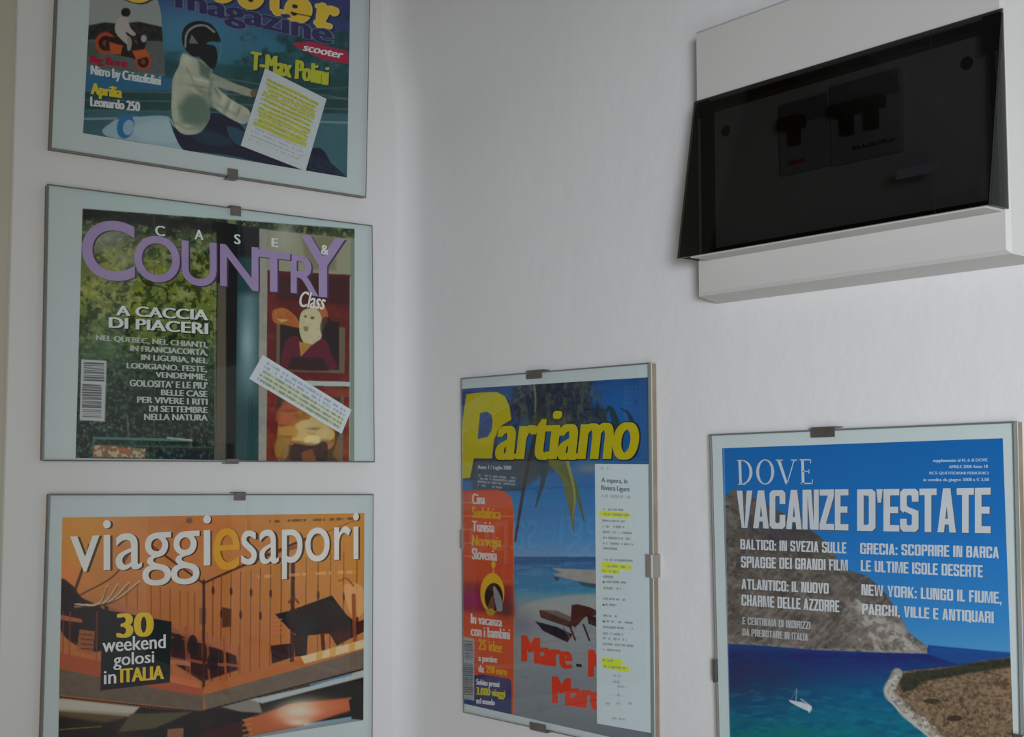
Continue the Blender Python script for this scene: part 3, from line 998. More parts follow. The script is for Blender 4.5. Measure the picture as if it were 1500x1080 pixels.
    for (x, y, rx, ry, c) in ((975, 900, 40, 26, (178, 150, 84)), (1020, 880, 34, 30, (170, 140, 80)), (1046, 925, 34, 26, (176, 148, 88)), (960, 935, 36, 22, (182, 150, 78)), (1000, 945, 30, 18, (192, 172, 110)),
                              (900, 860, 30, 40, (160, 72, 40)), (930, 820, 40, 24, (150, 64, 38)), (915, 915, 36, 22, (172, 116, 36)), (890, 975, 26, 44, (140, 98, 44))):
        a.ell(x, y, rx, ry, c, 0.85, soft=8)
        a.glow(x - rx * 0.3, y + ry * 0.8, rx * 0.8, 5, (84, 54, 36), 0.6)
    strip = sm(-2, 2, (112 + (X - 175) * 0.0749) - Y)
    a.blend(strip, (150, 168, 166))
    # barcode label
    a.poly([(170, 654), (260, 660), (254, 878), (164, 872)], (150, 154, 152), 1)
    rs = np.random.RandomState(3)
    for y0, y1, xa, xb in ((668, 730, 180, 250), (744, 862, 174, 240)):
        y = y0
        while y < y1:
            w = rs.choice([2.2, 3.5, 5.5])
            a.line([(xa, y), (xb, y + 2)], w, (52, 54, 58), 0.85, soft=2)
            y += w + rs.choice([2.5, 4.0])
    a.line([(170, 736), (256, 740)], 6, (156, 158, 156), 1)


light_level(0.34, 0.018, (0.80, 6, 0.22))
gq = quad_px([(69.6, 269.2), (546, 330), (549.4, 677.6), (62.2, 675.8)], 'L', D_G1)
cq = quad_px([(121.8, 278.5), (519.4, 330.0), (519, 677), (110.8, 671.2)], 'L', D_PRINT)
r2, c2, g2 = clip_frame('glass clip frame with country homes magazine cover, garden and doorway, middle of left wall', 'L', gq, cq, KB, art_country, 0.00068, GROUP)
C_ = [('C', 172, 150, 362, 362, 160, 378), ('O', 360, 205, 370, 524, 216, 384), ('U', 530, 226, 384, 656, 236, 396),
      ('N', 668, 238, 388, 806, 252, 410), ('R', 922, 275, 414, 1022, 290, 428), ('Y', 958, 206, 424, 1118, 222, 436)]
for colr, off, lay in (((66, 50, 78), 6, 1), ((132, 110, 152), 0, 2)):
    letters('masthead_lettering', C_, colr, KB, *A, c2, lay, bold=0.012, dx=off, dy=off * 0.6)
    letters('masthead_lettering', [('T', 802, 258, 408, 920, 272, 414)], colr, KB, *A, c2, lay + 2, bold=0.02, dx=off, dy=off * 0.6)
letters('masthead_lettering', [('C', 435, 172, 208, 470, 176, 212), ('A', 576, 187, 222, 609, 190, 225), ('S', 719, 203, 238, 742, 206, 241), ('E', 853, 218, 248, 877, 220, 251),
                               ('&', 1031, 242, 276, 1059, 244, 279)], (178, 180, 178), KB, *A, c2, 5, heavy=3)
letters('headline_lettering', [('A CACCIA', 294, 460, 496, 626, 476, 514), ('DI PIACERI', 268, 502, 540, 626, 524, 564)], (176, 180, 176), KB, *A, c2, 2, heavy=6)
letters('headline_lettering', [('A CACCIA', 294, 460, 496, 626, 476, 514), ('DI PIACERI', 268, 502, 540, 626, 524, 564)], (34, 46, 34), KB, *A, c2, 1, heavy=8, dx=4, dy=4)
LT = [('NEL QUEBEC, NEL CHIANTI,', 222, 566, 588, 624, 592, 616), ('IN FRANCIACORTA,', 345, 604, 627, 624, 619, 643), ('IN LIGURIA, NEL', 385, 636, 659, 624, 649, 672),
      ('LODIGIANO. FESTE,', 332, 666, 689, 622, 679, 703), ('VENDEMMIE,', 436, 699, 722, 622, 707, 732), ('GOLOSITA’ E LE PIU’', 343, 727, 751, 624, 737, 761), ('BELLE CASE', 456, 762, 783, 624, 768, 790),
      ('PER VIVERE I RITI', 370, 788, 810, 624, 796, 818), ('DI SETTEMBRE', 413, 820, 842, 624, 825, 847), ('NELLA NATURA', 395, 850, 872, 624, 853, 875)]
letters('text_lettering', LT, (146, 152, 142), KB, *A, c2, 1, heavy=3.2)
letters('subtitle_lettering', [('Class', 948, 408, 464, 1054, 420, 476)], (180, 178, 172), KB, *A, c2, 5, heavy=3, shear=0.22)


def note2(a):
    a.fillall((164, 170, 174))
    for i in range(5):
        v = 0.17 + i * 0.165
        if i >= 2:
            m = sm(-0.03, 0.03, (0.055 if i > 2 else 0.045) - np.abs(a.V - v)) * (a.U > 0.05 + 0.02 * i) * (a.U < 0.96)
            a.blend(m * 0.75, (150, 156, 88))
        n = vnoise(a.U * 75, np.full_like(a.U, i * 3.1), i + 2)
        m = sm(-0.02, 0.02, 0.045 - np.abs(a.V - v)) * sm(0.3, 0.55, n) * (a.U > 0.06) * (a.U < 0.96)
        a.blend(m * 0.6, (104, 112, 140) if i < 2 else (92, 100, 90))


slip('paper_clipping', 'slanted white paper strip with yellow highlighter', [(822, 638), (1141, 836), (1105, 922), (773, 724)], KB, 'L', note2, r2)
clip(r2, 'L', g2[0], g2[1], 0.536, 0.0095)
clip(r2, 'L', g2[3], g2[2], 0.527, 0.0115, tab=0.0025)


# ------------------------------------------------------------------ 3  travel and food magazine (left wall, lowest)
def art_sapori(a):
    X, Y = a.X, a.Y
    a.grad_y([(140, (176, 114, 52)), (300, (174, 106, 54)), (500, (166, 98, 50)), (760, (160, 88, 46))])
    a.blend(sm(760, 1300, X) * 0.35, (178, 122, 52))
    a.glow(160, 250, 130, 170, (186, 122, 40), 0.9)
    a.glow(110, 400, 90, 60, (196, 104, 50), 0.9)
    a.glow(1250, 280, 220, 200, (172, 112, 40), 0.8)
    a.glow(700, 200, 200, 90, (172, 86, 46), 0.6)
    a.blend(fbm(X / 90, Y / 90, 4) * 0.25, (130, 66, 36))
    # roof line and beams
    a.line([(470, 270), (705, 440)], 9, (72, 44, 30), 0.9)
    a.line([(705, 440), (870, 365), (1200, 225)], 9, (60, 36, 26), 0.95)
    a.line([(705, 440), (1330, 180)], 4, (96, 56, 34), 0.7)
    a.line([(985, 318), (1110, 285)], 10, (80, 56, 46), 0.7)
    a.line([(500, 300), (640, 180)], 5, (140, 86, 50), 0.7)
    # planks: dark hanging wires on the orange wall
    for i, x in enumerate([385, 430, 487, 525, 566, 607, 640, 668]):
        a.line([(x, 440 + i * 6), (x, 620 + i * 26)], 4, (104, 56, 34), 0.7)
    for i, x in enumerate([745, 780, 820, 860, 903, 942, 985, 1030, 1080, 1133, 1183, 1235, 1290, 1345]):
        t = (x - 705) / 640
        a.line([(x, 425 - t * 130), (x - 4, 860 - t * 180)], 4, (92, 52, 32), 0.8)
        yy = 440 + (i * 97) % 190
        a.ell(x, yy + 30, 6, 18, (58, 32, 28), 0.8)
    # left: dark terrace, ropes
    a.spline([(105, 430), (160, 450), (200, 500), (280, 540), (300, 600), (280, 720), (180, 700), (105, 620)], (42, 26, 24), 0.95, soft=8)
    a.poly([(290, 530), (560, 620), (840, 740), (850, 800), (700, 850), (560, 760), (290, 620)], (50, 30, 26), 0.9, soft=10)
    a.poly([(310, 505), (700, 650), (840, 700), (840, 740), (560, 640), (310, 560)], (154, 84, 56), 0.8, soft=8)
    for k in range(4):
        a.curve([(440 - k * 45, 430 + k * 6), (330 - k * 20, 510 + k * 4), (170, 545 - k * 6)], 5, (168, 146, 112), 0.95)
        a.curve([(440 - k * 45, 438 + k * 6), (330 - k * 20, 518 + k * 4), (170, 552 - k * 6)], 3.5, (52, 34, 28), 0.9)
    a.curve([(230, 280), (215, 340), (170, 470)], 12, (60, 38, 32), 0.85)
    a.curve([(400, 310), (330, 410), (190, 490)], 6, (56, 36, 30), 0.85)
    a.poly([(108, 570), (200, 590), (198, 604), (108, 592)], (160, 84, 52), 0.9)
    a.poly([(190, 632), (252, 640), (246, 740), (176, 720)], (140, 76, 46), 0.9)
    for y in (652, 672, 692, 712):
        a.line([(195, y), (244, y + 4)], 5, (80, 40, 30), 0.9)
    for x in (122, 150, 262):
        a.line([(x, 560), (x - 3, 760)], 6, (110, 62, 44), 0.8)
    # chairs in the middle
    for x0, y0, w, h in ((560, 600, 70, 250), (640, 620, 60, 230), (720, 650, 70, 200), (790, 680, 60, 160)):
        a.line([(x0, y0), (x0 + 10, y0 + h)], 9, (140, 74, 50), 0.8)
        a.line([(x0 + w, y0 + 20), (x0 + w + 6, y0 + h - 30)], 9, (132, 70, 46), 0.75)
        a.line([(x0, y0 + h * 0.6), (x0 + w + 6, y0 + h * 0.66)], 12, (140, 76, 52), 0.8)
        for q in (0.05, 0.15, 0.25):
            a.line([(x0, y0 + h * q), (x0 + w, y0 + h * q + 10)], 5, (150, 84, 58), 0.7)
    a.poly([(560, 755), (650, 768), (650, 785), (560, 775)], (176, 100, 76), 0.8)
    a.poly([(560, 820), (640, 835), (690, 860), (690, 885), (560, 865)], (176, 86, 58), 0.9)
    for q in ((598, 690, 40), (660, 700, 46), (742, 770, 40)):
        a.ell(q[0], q[1], 22, q[2], (44, 26, 24), 0.8)
    a.poly([(782, 538), (822, 548), (820, 620), (782, 625)], (70, 42, 36), 0.85, soft=6)
    a.poly([(688, 540), (718, 545), (716, 610), (688, 610)], (104, 70, 50), 0.8, soft=6)
    # right: dark parasol table
    a.line([(1078, 360), (1074, 780)], 17, (62, 40, 34), 0.95)
    a.line([(706, 430), (706, 880)], 12, (66, 40, 32), 0.95)
    a.poly([(1003, 568), (1060, 555), (1240, 490), (1300, 570), (1335, 600), (1300, 640), (1230, 650), (1100, 660), (1060, 630)], (40, 32, 34), 1, var=5)
    a.poly([(985, 700), (1070, 690), (1070, 750), (990, 775)], (44, 28, 28), 0.9)
    a.poly([(1080, 655), (1140, 650), (1135, 740), (1085, 745)], (40, 26, 26), 0.9)
    a.poly([(1230, 650), (1320, 610), (1375, 590), (1375, 640), (1260, 700)], (48, 34, 36), 0.9)
    a.line([(1200, 650), (1205, 720)], 16, (70, 36, 28), 0.9)
    a.spline([(1290, 450), (1340, 440), (1372, 470), (1370, 560), (1330, 580), (1300, 520)], (186, 130, 76), 0.8, soft=10)
    a.line([(1330, 490), (1336, 690)], 16, (120, 60, 40), 0.85)
    for k in range(4):
        a.line([(990, 595 + k * 18), (1030, 590 + k * 18)], 6, (168, 100, 66), 0.7)
    a.curve([(1060, 520), (1080, 500), (1100, 520)], 10, (84, 50, 40), 0.8)
    a.curve([(1270, 430), (1300, 420), (1330, 450)], 8, (120, 66, 42), 0.8)
    # deck edge (orange), grey beams, lamps below
    a.poly([(100, 728), (280, 765), (280, 815), (560, 850), (705, 880), (705, 925), (560, 905), (100, 800)], (146, 66, 42), 1)
    a.poly([(705, 872), (1080, 765), (1380, 672), (1380, 712), (1100, 790), (705, 920)], (160, 84, 44), 1, soft=4)
    a.poly([(1110, 745), (1380, 672), (1380, 708), (1125, 775)], (182, 158, 118), 0.9, soft=5)
    for x in (1175, 1230, 1310):
        a.poly([(x, 728 - (x - 1175) * 0.27), (x + 26, 720 - (x - 1175) * 0.27), (x + 26, 755 - (x - 1175) * 0.27), (x, 762 - (x - 1175) * 0.27)], (176, 130, 56), 0.9)
    a.poly([(98, 795), (560, 888), (705, 910), (705, 975), (560, 955), (98, 905)], (88, 74, 62), 1, soft=3, var=6)
    a.poly([(705, 905), (1120, 790), (1380, 712), (1380, 800), (900, 930), (720, 985)], (94, 80, 68), 1, soft=3, var=6)
    a.line([(98, 912), (690, 975), (1380, 795)], 6, (34, 28, 26), 0.9)
    low = a.pmask([(90, 918), (690, 978), (1390, 800), (1400, 1400), (80, 1400)], 3)
    a.blend(low, a.vary((44, 38, 32), 10, 60, 6))
    a.blend(low * a.pmask([(98, 918), (440, 955), (400, 995), (98, 972)], 10), (150, 142, 128))
    a.blend(low * a.pmask([(98, 965), (430, 985), (300, 1020), (98, 990)], 20) * 0.6, (104, 84, 56))
    a.poly([(400, 985), (660, 975), (500, 1045), (350, 1060)], (78, 70, 52), 0.9, soft=8)
    a.poly([(780, 955), (930, 915), (950, 980), (860, 975)], (118, 112, 100), 0.9, soft=10)
    a.poly([(900, 925), (1150, 868), (1375, 800), (1375, 830), (1180, 880), (950, 940)], (140, 146, 146), 1, soft=8)
    a.line([(1150, 862), (1320, 820)], 8, (70, 112, 140), 0.8)
    a.poly([(950, 945), (1375, 840), (1375, 905), (1000, 975)], (42, 40, 38), 1, soft=8)
    a.poly([(870, 1010), (1060, 945), (1320, 915), (1330, 965), (1130, 1030), (900, 1075)], (158, 76, 44), 1, soft=12)
    a.poly([(880, 1080), (1130, 1030), (1372, 1000), (1372, 1100), (880, 1130)], (120, 124, 122), 0.9, soft=10)
    a.line([(1130, 1030), (1330, 1000)], 12, (96, 132, 150), 0.9)
    a.glow(1105, 968, 85, 38, (228, 214, 184), 1.0, rot=-8)
    a.glow(1100, 1018, 42, 13, (226, 214, 190), 0.9)
    a.glow(1215, 950, 70, 22, (180, 92, 54), 0.7)
    a.poly([(1310, 925), (1376, 905), (1376, 1010), (1322, 1005)], (38, 36, 34), 1, soft=6)
    a.poly([(700, 1060), (870, 1010), (890, 1090), (700, 1120)], (62, 34, 26), 0.9, soft=8)
    for k in range(4):
        a.line([(870, 1010 + k * 22), (906, 1002 + k * 22)], 8, (150, 110, 56), 0.7)
    a.poly([(556, 1048), (622, 1042), (620, 1100), (552, 1105)], (132, 84, 60), 0.9, soft=4)
    a.line([(100, 1050), (280, 1036)], 5, (96, 90, 40), 0.8)
    # dark panel behind the number
    a.poly([(282, 548), (572, 600), (565, 852), (276, 886)], (26, 22, 22), 1, soft=4)
    a.dashes(980, 182, 1335, 170, 9, (88, 60, 36), 0.9)
    a.dashes(930, 412, 1340, 392, 12, (196, 140, 90), 0.55)
    a.ell(646, 178, 14, 12, (86, 70, 62), 0.8)


light_level(0.34, 0.018, (0.84, 5, 0.16))
gq = quad_grow((71.8, 723.9), (547.6, 723.9), (60.4, 1080), (546.0, 1080), 0.2215, 'L', D_G1)
cq = quad_px([(91.5, 758.5), (533.8, 752), (532.2, 1055.5), (84.6, 1128)], 'L', D_PRINT)
r3, c3, g3 = clip_frame('frameless glass clip frame with orange travel and food magazine cover, lowest on left wall', 'L', gq, cq, KC, art_sapori, 0.00068, GROUP)
for colr, off, lay in (((70, 50, 40), 6, 1), ((186, 182, 176), 0, 2)):
    letters('masthead_lettering', [('viaggi', 150, 184, 466, 736, 156, 440), ('sapori', 862, 166, 432, 1352, 146, 408)], colr, KC, *A, c3, lay, heavy=2.5 + off, dx=off, dy=off * 0.4)
letters('masthead_lettering', [('e', 746, 214, 388, 856, 208, 380)], (120, 70, 34), KC, *A, c3, 1, heavy=9, dx=5)
letters('masthead_lettering', [('e', 746, 214, 388, 856, 208, 380)], (196, 134, 36), KC, *A, c3, 2, heavy=5)
letters('number_lettering', [('30', 342, 566, 668, 498, 560, 660)], (196, 160, 36), KC, *A, c3, 1, heavy=15)
letters('text_lettering', [('weekend', 284, 668, 728, 548, 652, 710), ('golosi', 330, 732, 802, 500, 720, 786), ('in', 290, 806, 860, 342, 802, 856)], (172, 172, 172), KC, *A, c3, 1, heavy=3)
letters('text_lettering', [('ITALIA', 358, 796, 854, 541, 782, 838)], (196, 160, 36), KC, *A, c3, 1, heavy=7)
clip(r3, 'L', g3[0], g3[1], 0.545, 0.0105, tab=0.0055)
clip(r3, 'L', g3[3], g3[2], 0.54, 0.0095)


# ------------------------------------------------------------------ 4  beach holiday magazine (right wall, near the corner)
def art_partiamo(a):
    X, Y = a.X, a.Y
    a.grad_y([(60, (40, 66, 116)), (200, (34, 76, 130)), (300, (36, 84, 140)), (420, (44, 108, 166)), (520, (60, 126, 178)), (566, (92, 134, 176))])
    a.poly([(20, 60), (130, 60), (90, 300), (20, 300)], (50, 62, 122), 0.7, soft=30)
    a.glow(480, 150, 80, 90, (38, 92, 160), 0.8)
    n = fbm(X / 26, Y / 34, 3)
    pal = np.exp(-((X - 300) / 120) ** 2 - ((Y - 130) / 90) ** 2)
    a.blend(sm(0.22, 0.5, pal * 0.9 + (n - 0.5) * 0.9) * 0.92, a.vary((46, 50, 60), 16, 9, 5))
    a.blend(sm(0.5, 0.62, fbm(X / 12, Y / 22, 41)) * sm(0.15, 0.5, pal) * 0.6, (84, 88, 74))
    pal2 = np.exp(-((X - 240) / 90) ** 2 - ((Y - 300) / 40) ** 2)
    a.blend(sm(0.25, 0.6, pal2) * 0.8, a.vary((60, 64, 70), 14, 9, 6))
    a.poly([(60, 290), (300, 300), (250, 345), (200, 385), (60, 380)], (58, 66, 72), 0.85, soft=16)
    # fronds
    def frond(pts, w, c, w2=3):
        a.curve(pts, w, c, 0.95, w2=w2)
    frond([(300, 300), (325, 340), (340, 420), (348, 500)], 46, (98, 100, 48))
    frond([(318, 320), (350, 370), (378, 470)], 26, (80, 92, 48))
    frond([(330, 300), (350, 390), (345, 460)], 9, (134, 132, 70))
    frond([(262, 290), (262, 350), (240, 430)], 26, (52, 62, 66))
    frond([(240, 80), (250, 170), (215, 330), (182, 525)], 16, (54, 50, 52), 7)
    frond([(236, 85), (240, 130), (238, 160)], 6, (110, 110, 96), 4)
    frond([(470, 200), (450, 150), (430, 180)], 22, (44, 60, 66))
    frond([(520, 220), (505, 170), (480, 150)], 16, (40, 56, 74))
    frond([(430, 160), (440, 190), (470, 230)], 14, (52, 60, 52))
    a.glow(270, 200, 60, 30, (90, 92, 52), 0.6)
    a.glow(390, 320, 40, 16, (120, 124, 116), 0.7)
    # sea and beach
    a.blend(sm(568, 574, Y), (36, 84, 132))
    a.grad_y([(570, (34, 78, 128)), (620, (50, 110, 152)), (660, (46, 116, 152)), (688, (90, 134, 148)), (720, (128, 136, 136)), (800, (130, 136, 138)), (1000, (110, 116, 122)), (1100, (96, 102, 108))], sm(568, 574, Y))
    a.blend(sm(0.5, 0.65, fbm(X / 60, Y / 7, 14)) * 0.35 * (Y > 575) * (Y < 690), (88, 142, 170))
    a.poly([(285, 602), (420, 608), (420, 650), (330, 632), (290, 622), (310, 614)], (140, 138, 134), 1, var=10, vs=14)
    a.poly([(288, 626), (310, 630), (300, 640)], (60, 60, 60), 0.9)
    a.poly([(360, 640), (420, 648), (420, 660), (370, 652)], (60, 72, 78), 0.9)
    a.spline([(180, 722), (260, 690), (420, 676), (420, 720), (300, 740), (180, 760)], (146, 148, 144), 0.8, soft=14)
    a.glow(200, 760, 50, 40, (96, 104, 120), 0.7)
    a.blend(sm(0.55, 0.7, fbm(X / 30, Y / 9, 24)) * 0.3 * (Y > 740), (104, 110, 118))
    # lounger and its shadow
    a.poly([(238, 752), (300, 768), (345, 790), (330, 812), (262, 780)], (36, 34, 40), 0.95)
    a.poly([(250, 722), (262, 720), (345, 756), (342, 772), (254, 742)], (74, 52, 48), 1)
    a.poly([(252, 720), (300, 722), (345, 742), (345, 756)], (100, 84, 74), 0.9)
    a.poly([(342, 706), (358, 704), (392, 712), (412, 722), (412, 736), (380, 740), (352, 770), (338, 762)], (70, 42, 40), 1)
    a.poly([(385, 735), (412, 740), (412, 768), (390, 760)], (54, 40, 42), 1)
    a.line([(335, 762), (352, 805)], 5, (58, 42, 40), 1)
    a.line([(375, 762), (392, 806)], 5, (58, 42, 40), 1)
    a.line([(318, 770), (338, 800)], 4, (90, 84, 78), 0.8)
    # red headline words, partly under the clipping
    # orange side panel
    pan = [(30, 384), (130, 380), (155, 386), (172, 404), (178, 440), (179, 1022), (100, 1012), (100, 905), (30, 905)]
    a.poly(pan, (186, 72, 44), 1, var=5, vs=60)
    a.line([(178, 440), (179, 1020)], 3, (190, 120, 84), 0.5)
    for y, x1 in ((417, 60), (455, 178), (492, 62), (531, 64), (568, 62)):
        a.line([(33, y), (x1, y + 1)], 2.2, (206, 130, 96), 0.8)
    a.poly([(34, 575), (176, 580), (176, 640), (34, 650)], (176, 60, 42), 0.6, soft=20)
    a.poly([(34, 640), (176, 650), (176, 735), (34, 722)], (116, 36, 48), 0.8, soft=22)
    a.glow(60, 690, 32, 26, (140, 32, 92), 0.9)
    a.glow(155, 720, 24, 26, (72, 44, 52), 0.9)
    a.line([(121, 585), (121, 625)], 4, (196, 140, 40), 1)
    a.ell(121, 592, 6, 9, (196, 150, 40), 1)
    a.ell(118, 672, 34, 56, (196, 150, 36), 1)
    a.ell(122, 684, 26, 40, (40, 34, 30), 1)
    a.spline([(120, 655), (130, 660), (144, 690), (146, 720), (132, 722), (124, 690)], (130, 130, 142), 0.9)
    a.spline([(112, 690), (122, 680), (124, 720), (112, 735), (104, 720)], (112, 66, 54), 0.9)
    a.spline([(100, 722), (118, 716), (124, 732), (108, 736)], (170, 140, 40), 0.8)
    # dark blue panel, barcode
    a.poly([(66, 905), (90, 902), (165, 914), (172, 922), (172, 1035), (20, 1000), (20, 974), (66, 974)], (48, 54, 94), 1)
    a.poly([(34, 796), (67, 802), (67, 977), (34, 968)], (140, 144, 148), 1)
    rs = np.random.RandomState(5)
    for y0, y1, xa, xb in ((808, 858, 40, 62), (872, 958, 38, 62)):
        y = y0
        while y < y1:
            w = rs.choice([1.6, 2.4, 3.6])
            a.line([(xa, y), (xb, y + 2)], w, (60, 66, 72), 0.8, soft=1.5)
            y += w + rs.choice([1.8, 3.0])
    for k in range(4):
        a.dashes(76, 340 + k * 9, 184 - (k == 3) * 40, 348 + k * 9, 5, (150, 156, 166), 0.7, seed=k)
    # big P
    P1 = [(105, 262), (200, 250), (310, 248), (362, 276), (392, 340), (405, 430), (340, 470), (290, 560), (275, 690), (155, 688), (130, 818), (66, 826), (60, 760), (72, 600), (80, 430)]
    P2 = [(196, 388), (240, 378), (272, 398), (280, 440), (275, 500), (248, 545), (180, 562)]
    a.poly([(x + 9, y + 6) for x, y in conv(P1, KD2, KD)], (54, 50, 62), 0.7)
    a.poly(conv(P1, KD2, KD), (172, 160, 26), 1)
    a.poly(conv(P2, KD2, KD), (52, 76, 124), 1)


light_level(0.41, 0.012, (0.78, 4, 0.08))
gq = quad_px([(673.6, 554), (950.6, 531), (956, 1106), (677.2, 1044.4)], 'R', D_G1)
cq = quad_px([(676.8, 569.8), (949.0, 553), (954.6, 1094), (679.4, 1031)], 'R', D_PRINT)
r4, c4, g4 = clip_frame('narrow glass clip frame with beach holiday magazine cover, beside the room corner on right wall', 'R', gq, cq, KD, art_partiamo, 0.00058, GROUP)
B = ('R', D_PRINT)
letters('masthead_lettering', [('artiamo', 284, 388, 706, 1290, 336, 706)], (44, 40, 46), KD2, *B, c4, 1, heavy=40, shear=0.12)
letters('masthead_lettering', [('artiamo', 290, 388, 699, 1278, 350, 698)], (176, 162, 26), KD2, *B, c4, 2, heavy=30, shear=0.12)
letters('issue_lettering', [('Anno 1 / Luglio 2000', 76, 311, 325, 172, 313, 328)], (160, 166, 176), KD, *B, c4, 1, heavy=1.2)
W_, YL = (186, 176, 172), (190, 140, 36)
letters('contents_lettering', [('Cina', 60, 391, 422, 98, 394, 422), ('Tunisia', 60, 468, 499, 124, 472, 502), ('Slovenia', 60, 545, 577, 132, 551, 582)], W_, KD, *B, c4, 1, heavy=3)
letters('contents_lettering', [('Sudafrica', 60, 428, 460, 143, 434, 464), ('Norvegia', 60, 509, 548, 144, 514, 552)], YL, KD, *B, c4, 1, heavy=3)
letters('caption_lettering', [('In vacanza', 57, 730, 758, 146, 742, 768), ('con i bambini', 57, 764, 793, 168, 774, 804), ('a partire', 78, 848, 870, 132, 853, 876), ('da', 78, 875, 895, 95, 877, 898)], W_, KD, *B, c4, 1, heavy=2.6)
letters('caption_lettering', [('25 idee', 78, 802, 832, 146, 812, 842), ('250 euro', 100, 877, 897, 160, 884, 906)], (196, 140, 30), KD, *B, c4, 1, heavy=2.6)
letters('caption_lettering', [('Subito premi', 72, 915, 936, 138, 922, 944), ('nel mondo', 72, 968, 984, 125, 973, 990)], (176, 178, 186), KD, *B, c4, 1, heavy=2.2)
letters('caption_lettering', [('3.000 viaggi', 72, 938, 966, 155, 946, 974)], (168, 164, 40), KD, *B, c4, 1, heavy=3)
for colr, off, lay in (((128, 122, 118), 2.5, 1), ((196, 54, 36), 0, 2)):
    letters('headline_lettering', [('Mare', 199, 792, 866, 344, 816, 888), ('M', 388, 832, 908, 440, 838, 916), ('Mare', 286, 908, 984, 432, 928, 1006)], colr, KD, *B, c4, lay, heavy=10.5 + off, dx=off, dy=off)
letters('headline_lettering', [('-', 355, 872, 880, 370, 874, 882)], (60, 30, 30), KD, *B, c4, 2, heavy=1)


def note4(a):
    a.fillall((150, 160, 162))
    for x0, y0, x1, y1, h in ((418, 448, 508, 454, 16), (424, 592, 512, 600, 16), (424, 608, 478, 613, 14), (424, 862, 486, 868, 16), (428, 876, 506, 888, 17)):
        a.line([(x0 + h / 2, y0), (x1 - h / 2, y1)], h, (178, 190, 42), 0.95, soft=3)
    rows = [(430, 436, 494), (428, 450, 506), (428, 468, 492), (430, 484, 500), (430, 500, 512), (430, 516, 508), (430, 532, 516), (430, 546, 470),
            (432, 578, 514), (428, 596, 508), (428, 610, 474), (430, 626, 460), (436, 640, 496), (430, 658, 482), (430, 688, 492), (436, 705, 474), (430, 736, 470),
            (436, 752, 514), (430, 768, 514), (430, 786, 490), (430, 800, 498), (430, 816, 516), (430, 832, 480), (428, 862, 460), (432, 880, 498), (458, 905, 480),
            (450, 922, 484), (470, 936, 496), (470, 960, 478), (438, 984, 450), (466, 984, 486), (500, 984, 512), (456, 1026, 496)]
    for i, (x0, y, x1) in enumerate(rows):
        a.dashes(x0, y, x1, y + (x1 - x0) * 0.06 * (y / 700), 5.5, (84, 92, 100), 0.6 if i < 25 else 0.4, seed=i, period=3.2)
    for y in (642, 706, 753):
        a.ell(432, y, 3, 3, (50, 56, 60), 0.9)
    a.line([(474, 900), (474, 985)], 2, (120, 128, 136), 0.6)
    a.line([(448, 960), (500, 966)], 2, (120, 128, 136), 0.4)
    a.dashes(424, 320, 446, 322, 5, (110, 118, 124), 0.7, seed=50)
    a.dashes(426, 398, 508, 402, 8, (112, 122, 128), 0.6, seed=51)


light_level(0.41, 0.012, (0.95, 4, 0.1))
slip('paper_clipping', 'pale travel clipping with yellow highlighter', [(407.5, 308), (560, 309), (567.5, 1068), (413.5, 1041)], KD, 'R', note4, r4, 0.0005)
letters('clipping_lettering', [('A espera, in', 425, 346, 364, 500, 350, 368), ('Riviera Ligure', 425, 368, 386, 506, 372, 391)], (78, 86, 92), KD, 'R', D_SLIP, r4, 1, heavy=1.6)
clip(r4, 'R', g4[0], g4[1], 0.44, 0.0200, tab=0.0055)
clip(r4, 'R', g4[3], g4[2], 0.445, 0.0200, tab=0.0045)
clip(r4, 'R', g4[0], g4[3], 0.487, 0.0160, tab=0.0035, bright=True)
clip(r4, 'R', g4[1], g4[2], 0.525, 0.0165, tab=0.0045, bright=True)


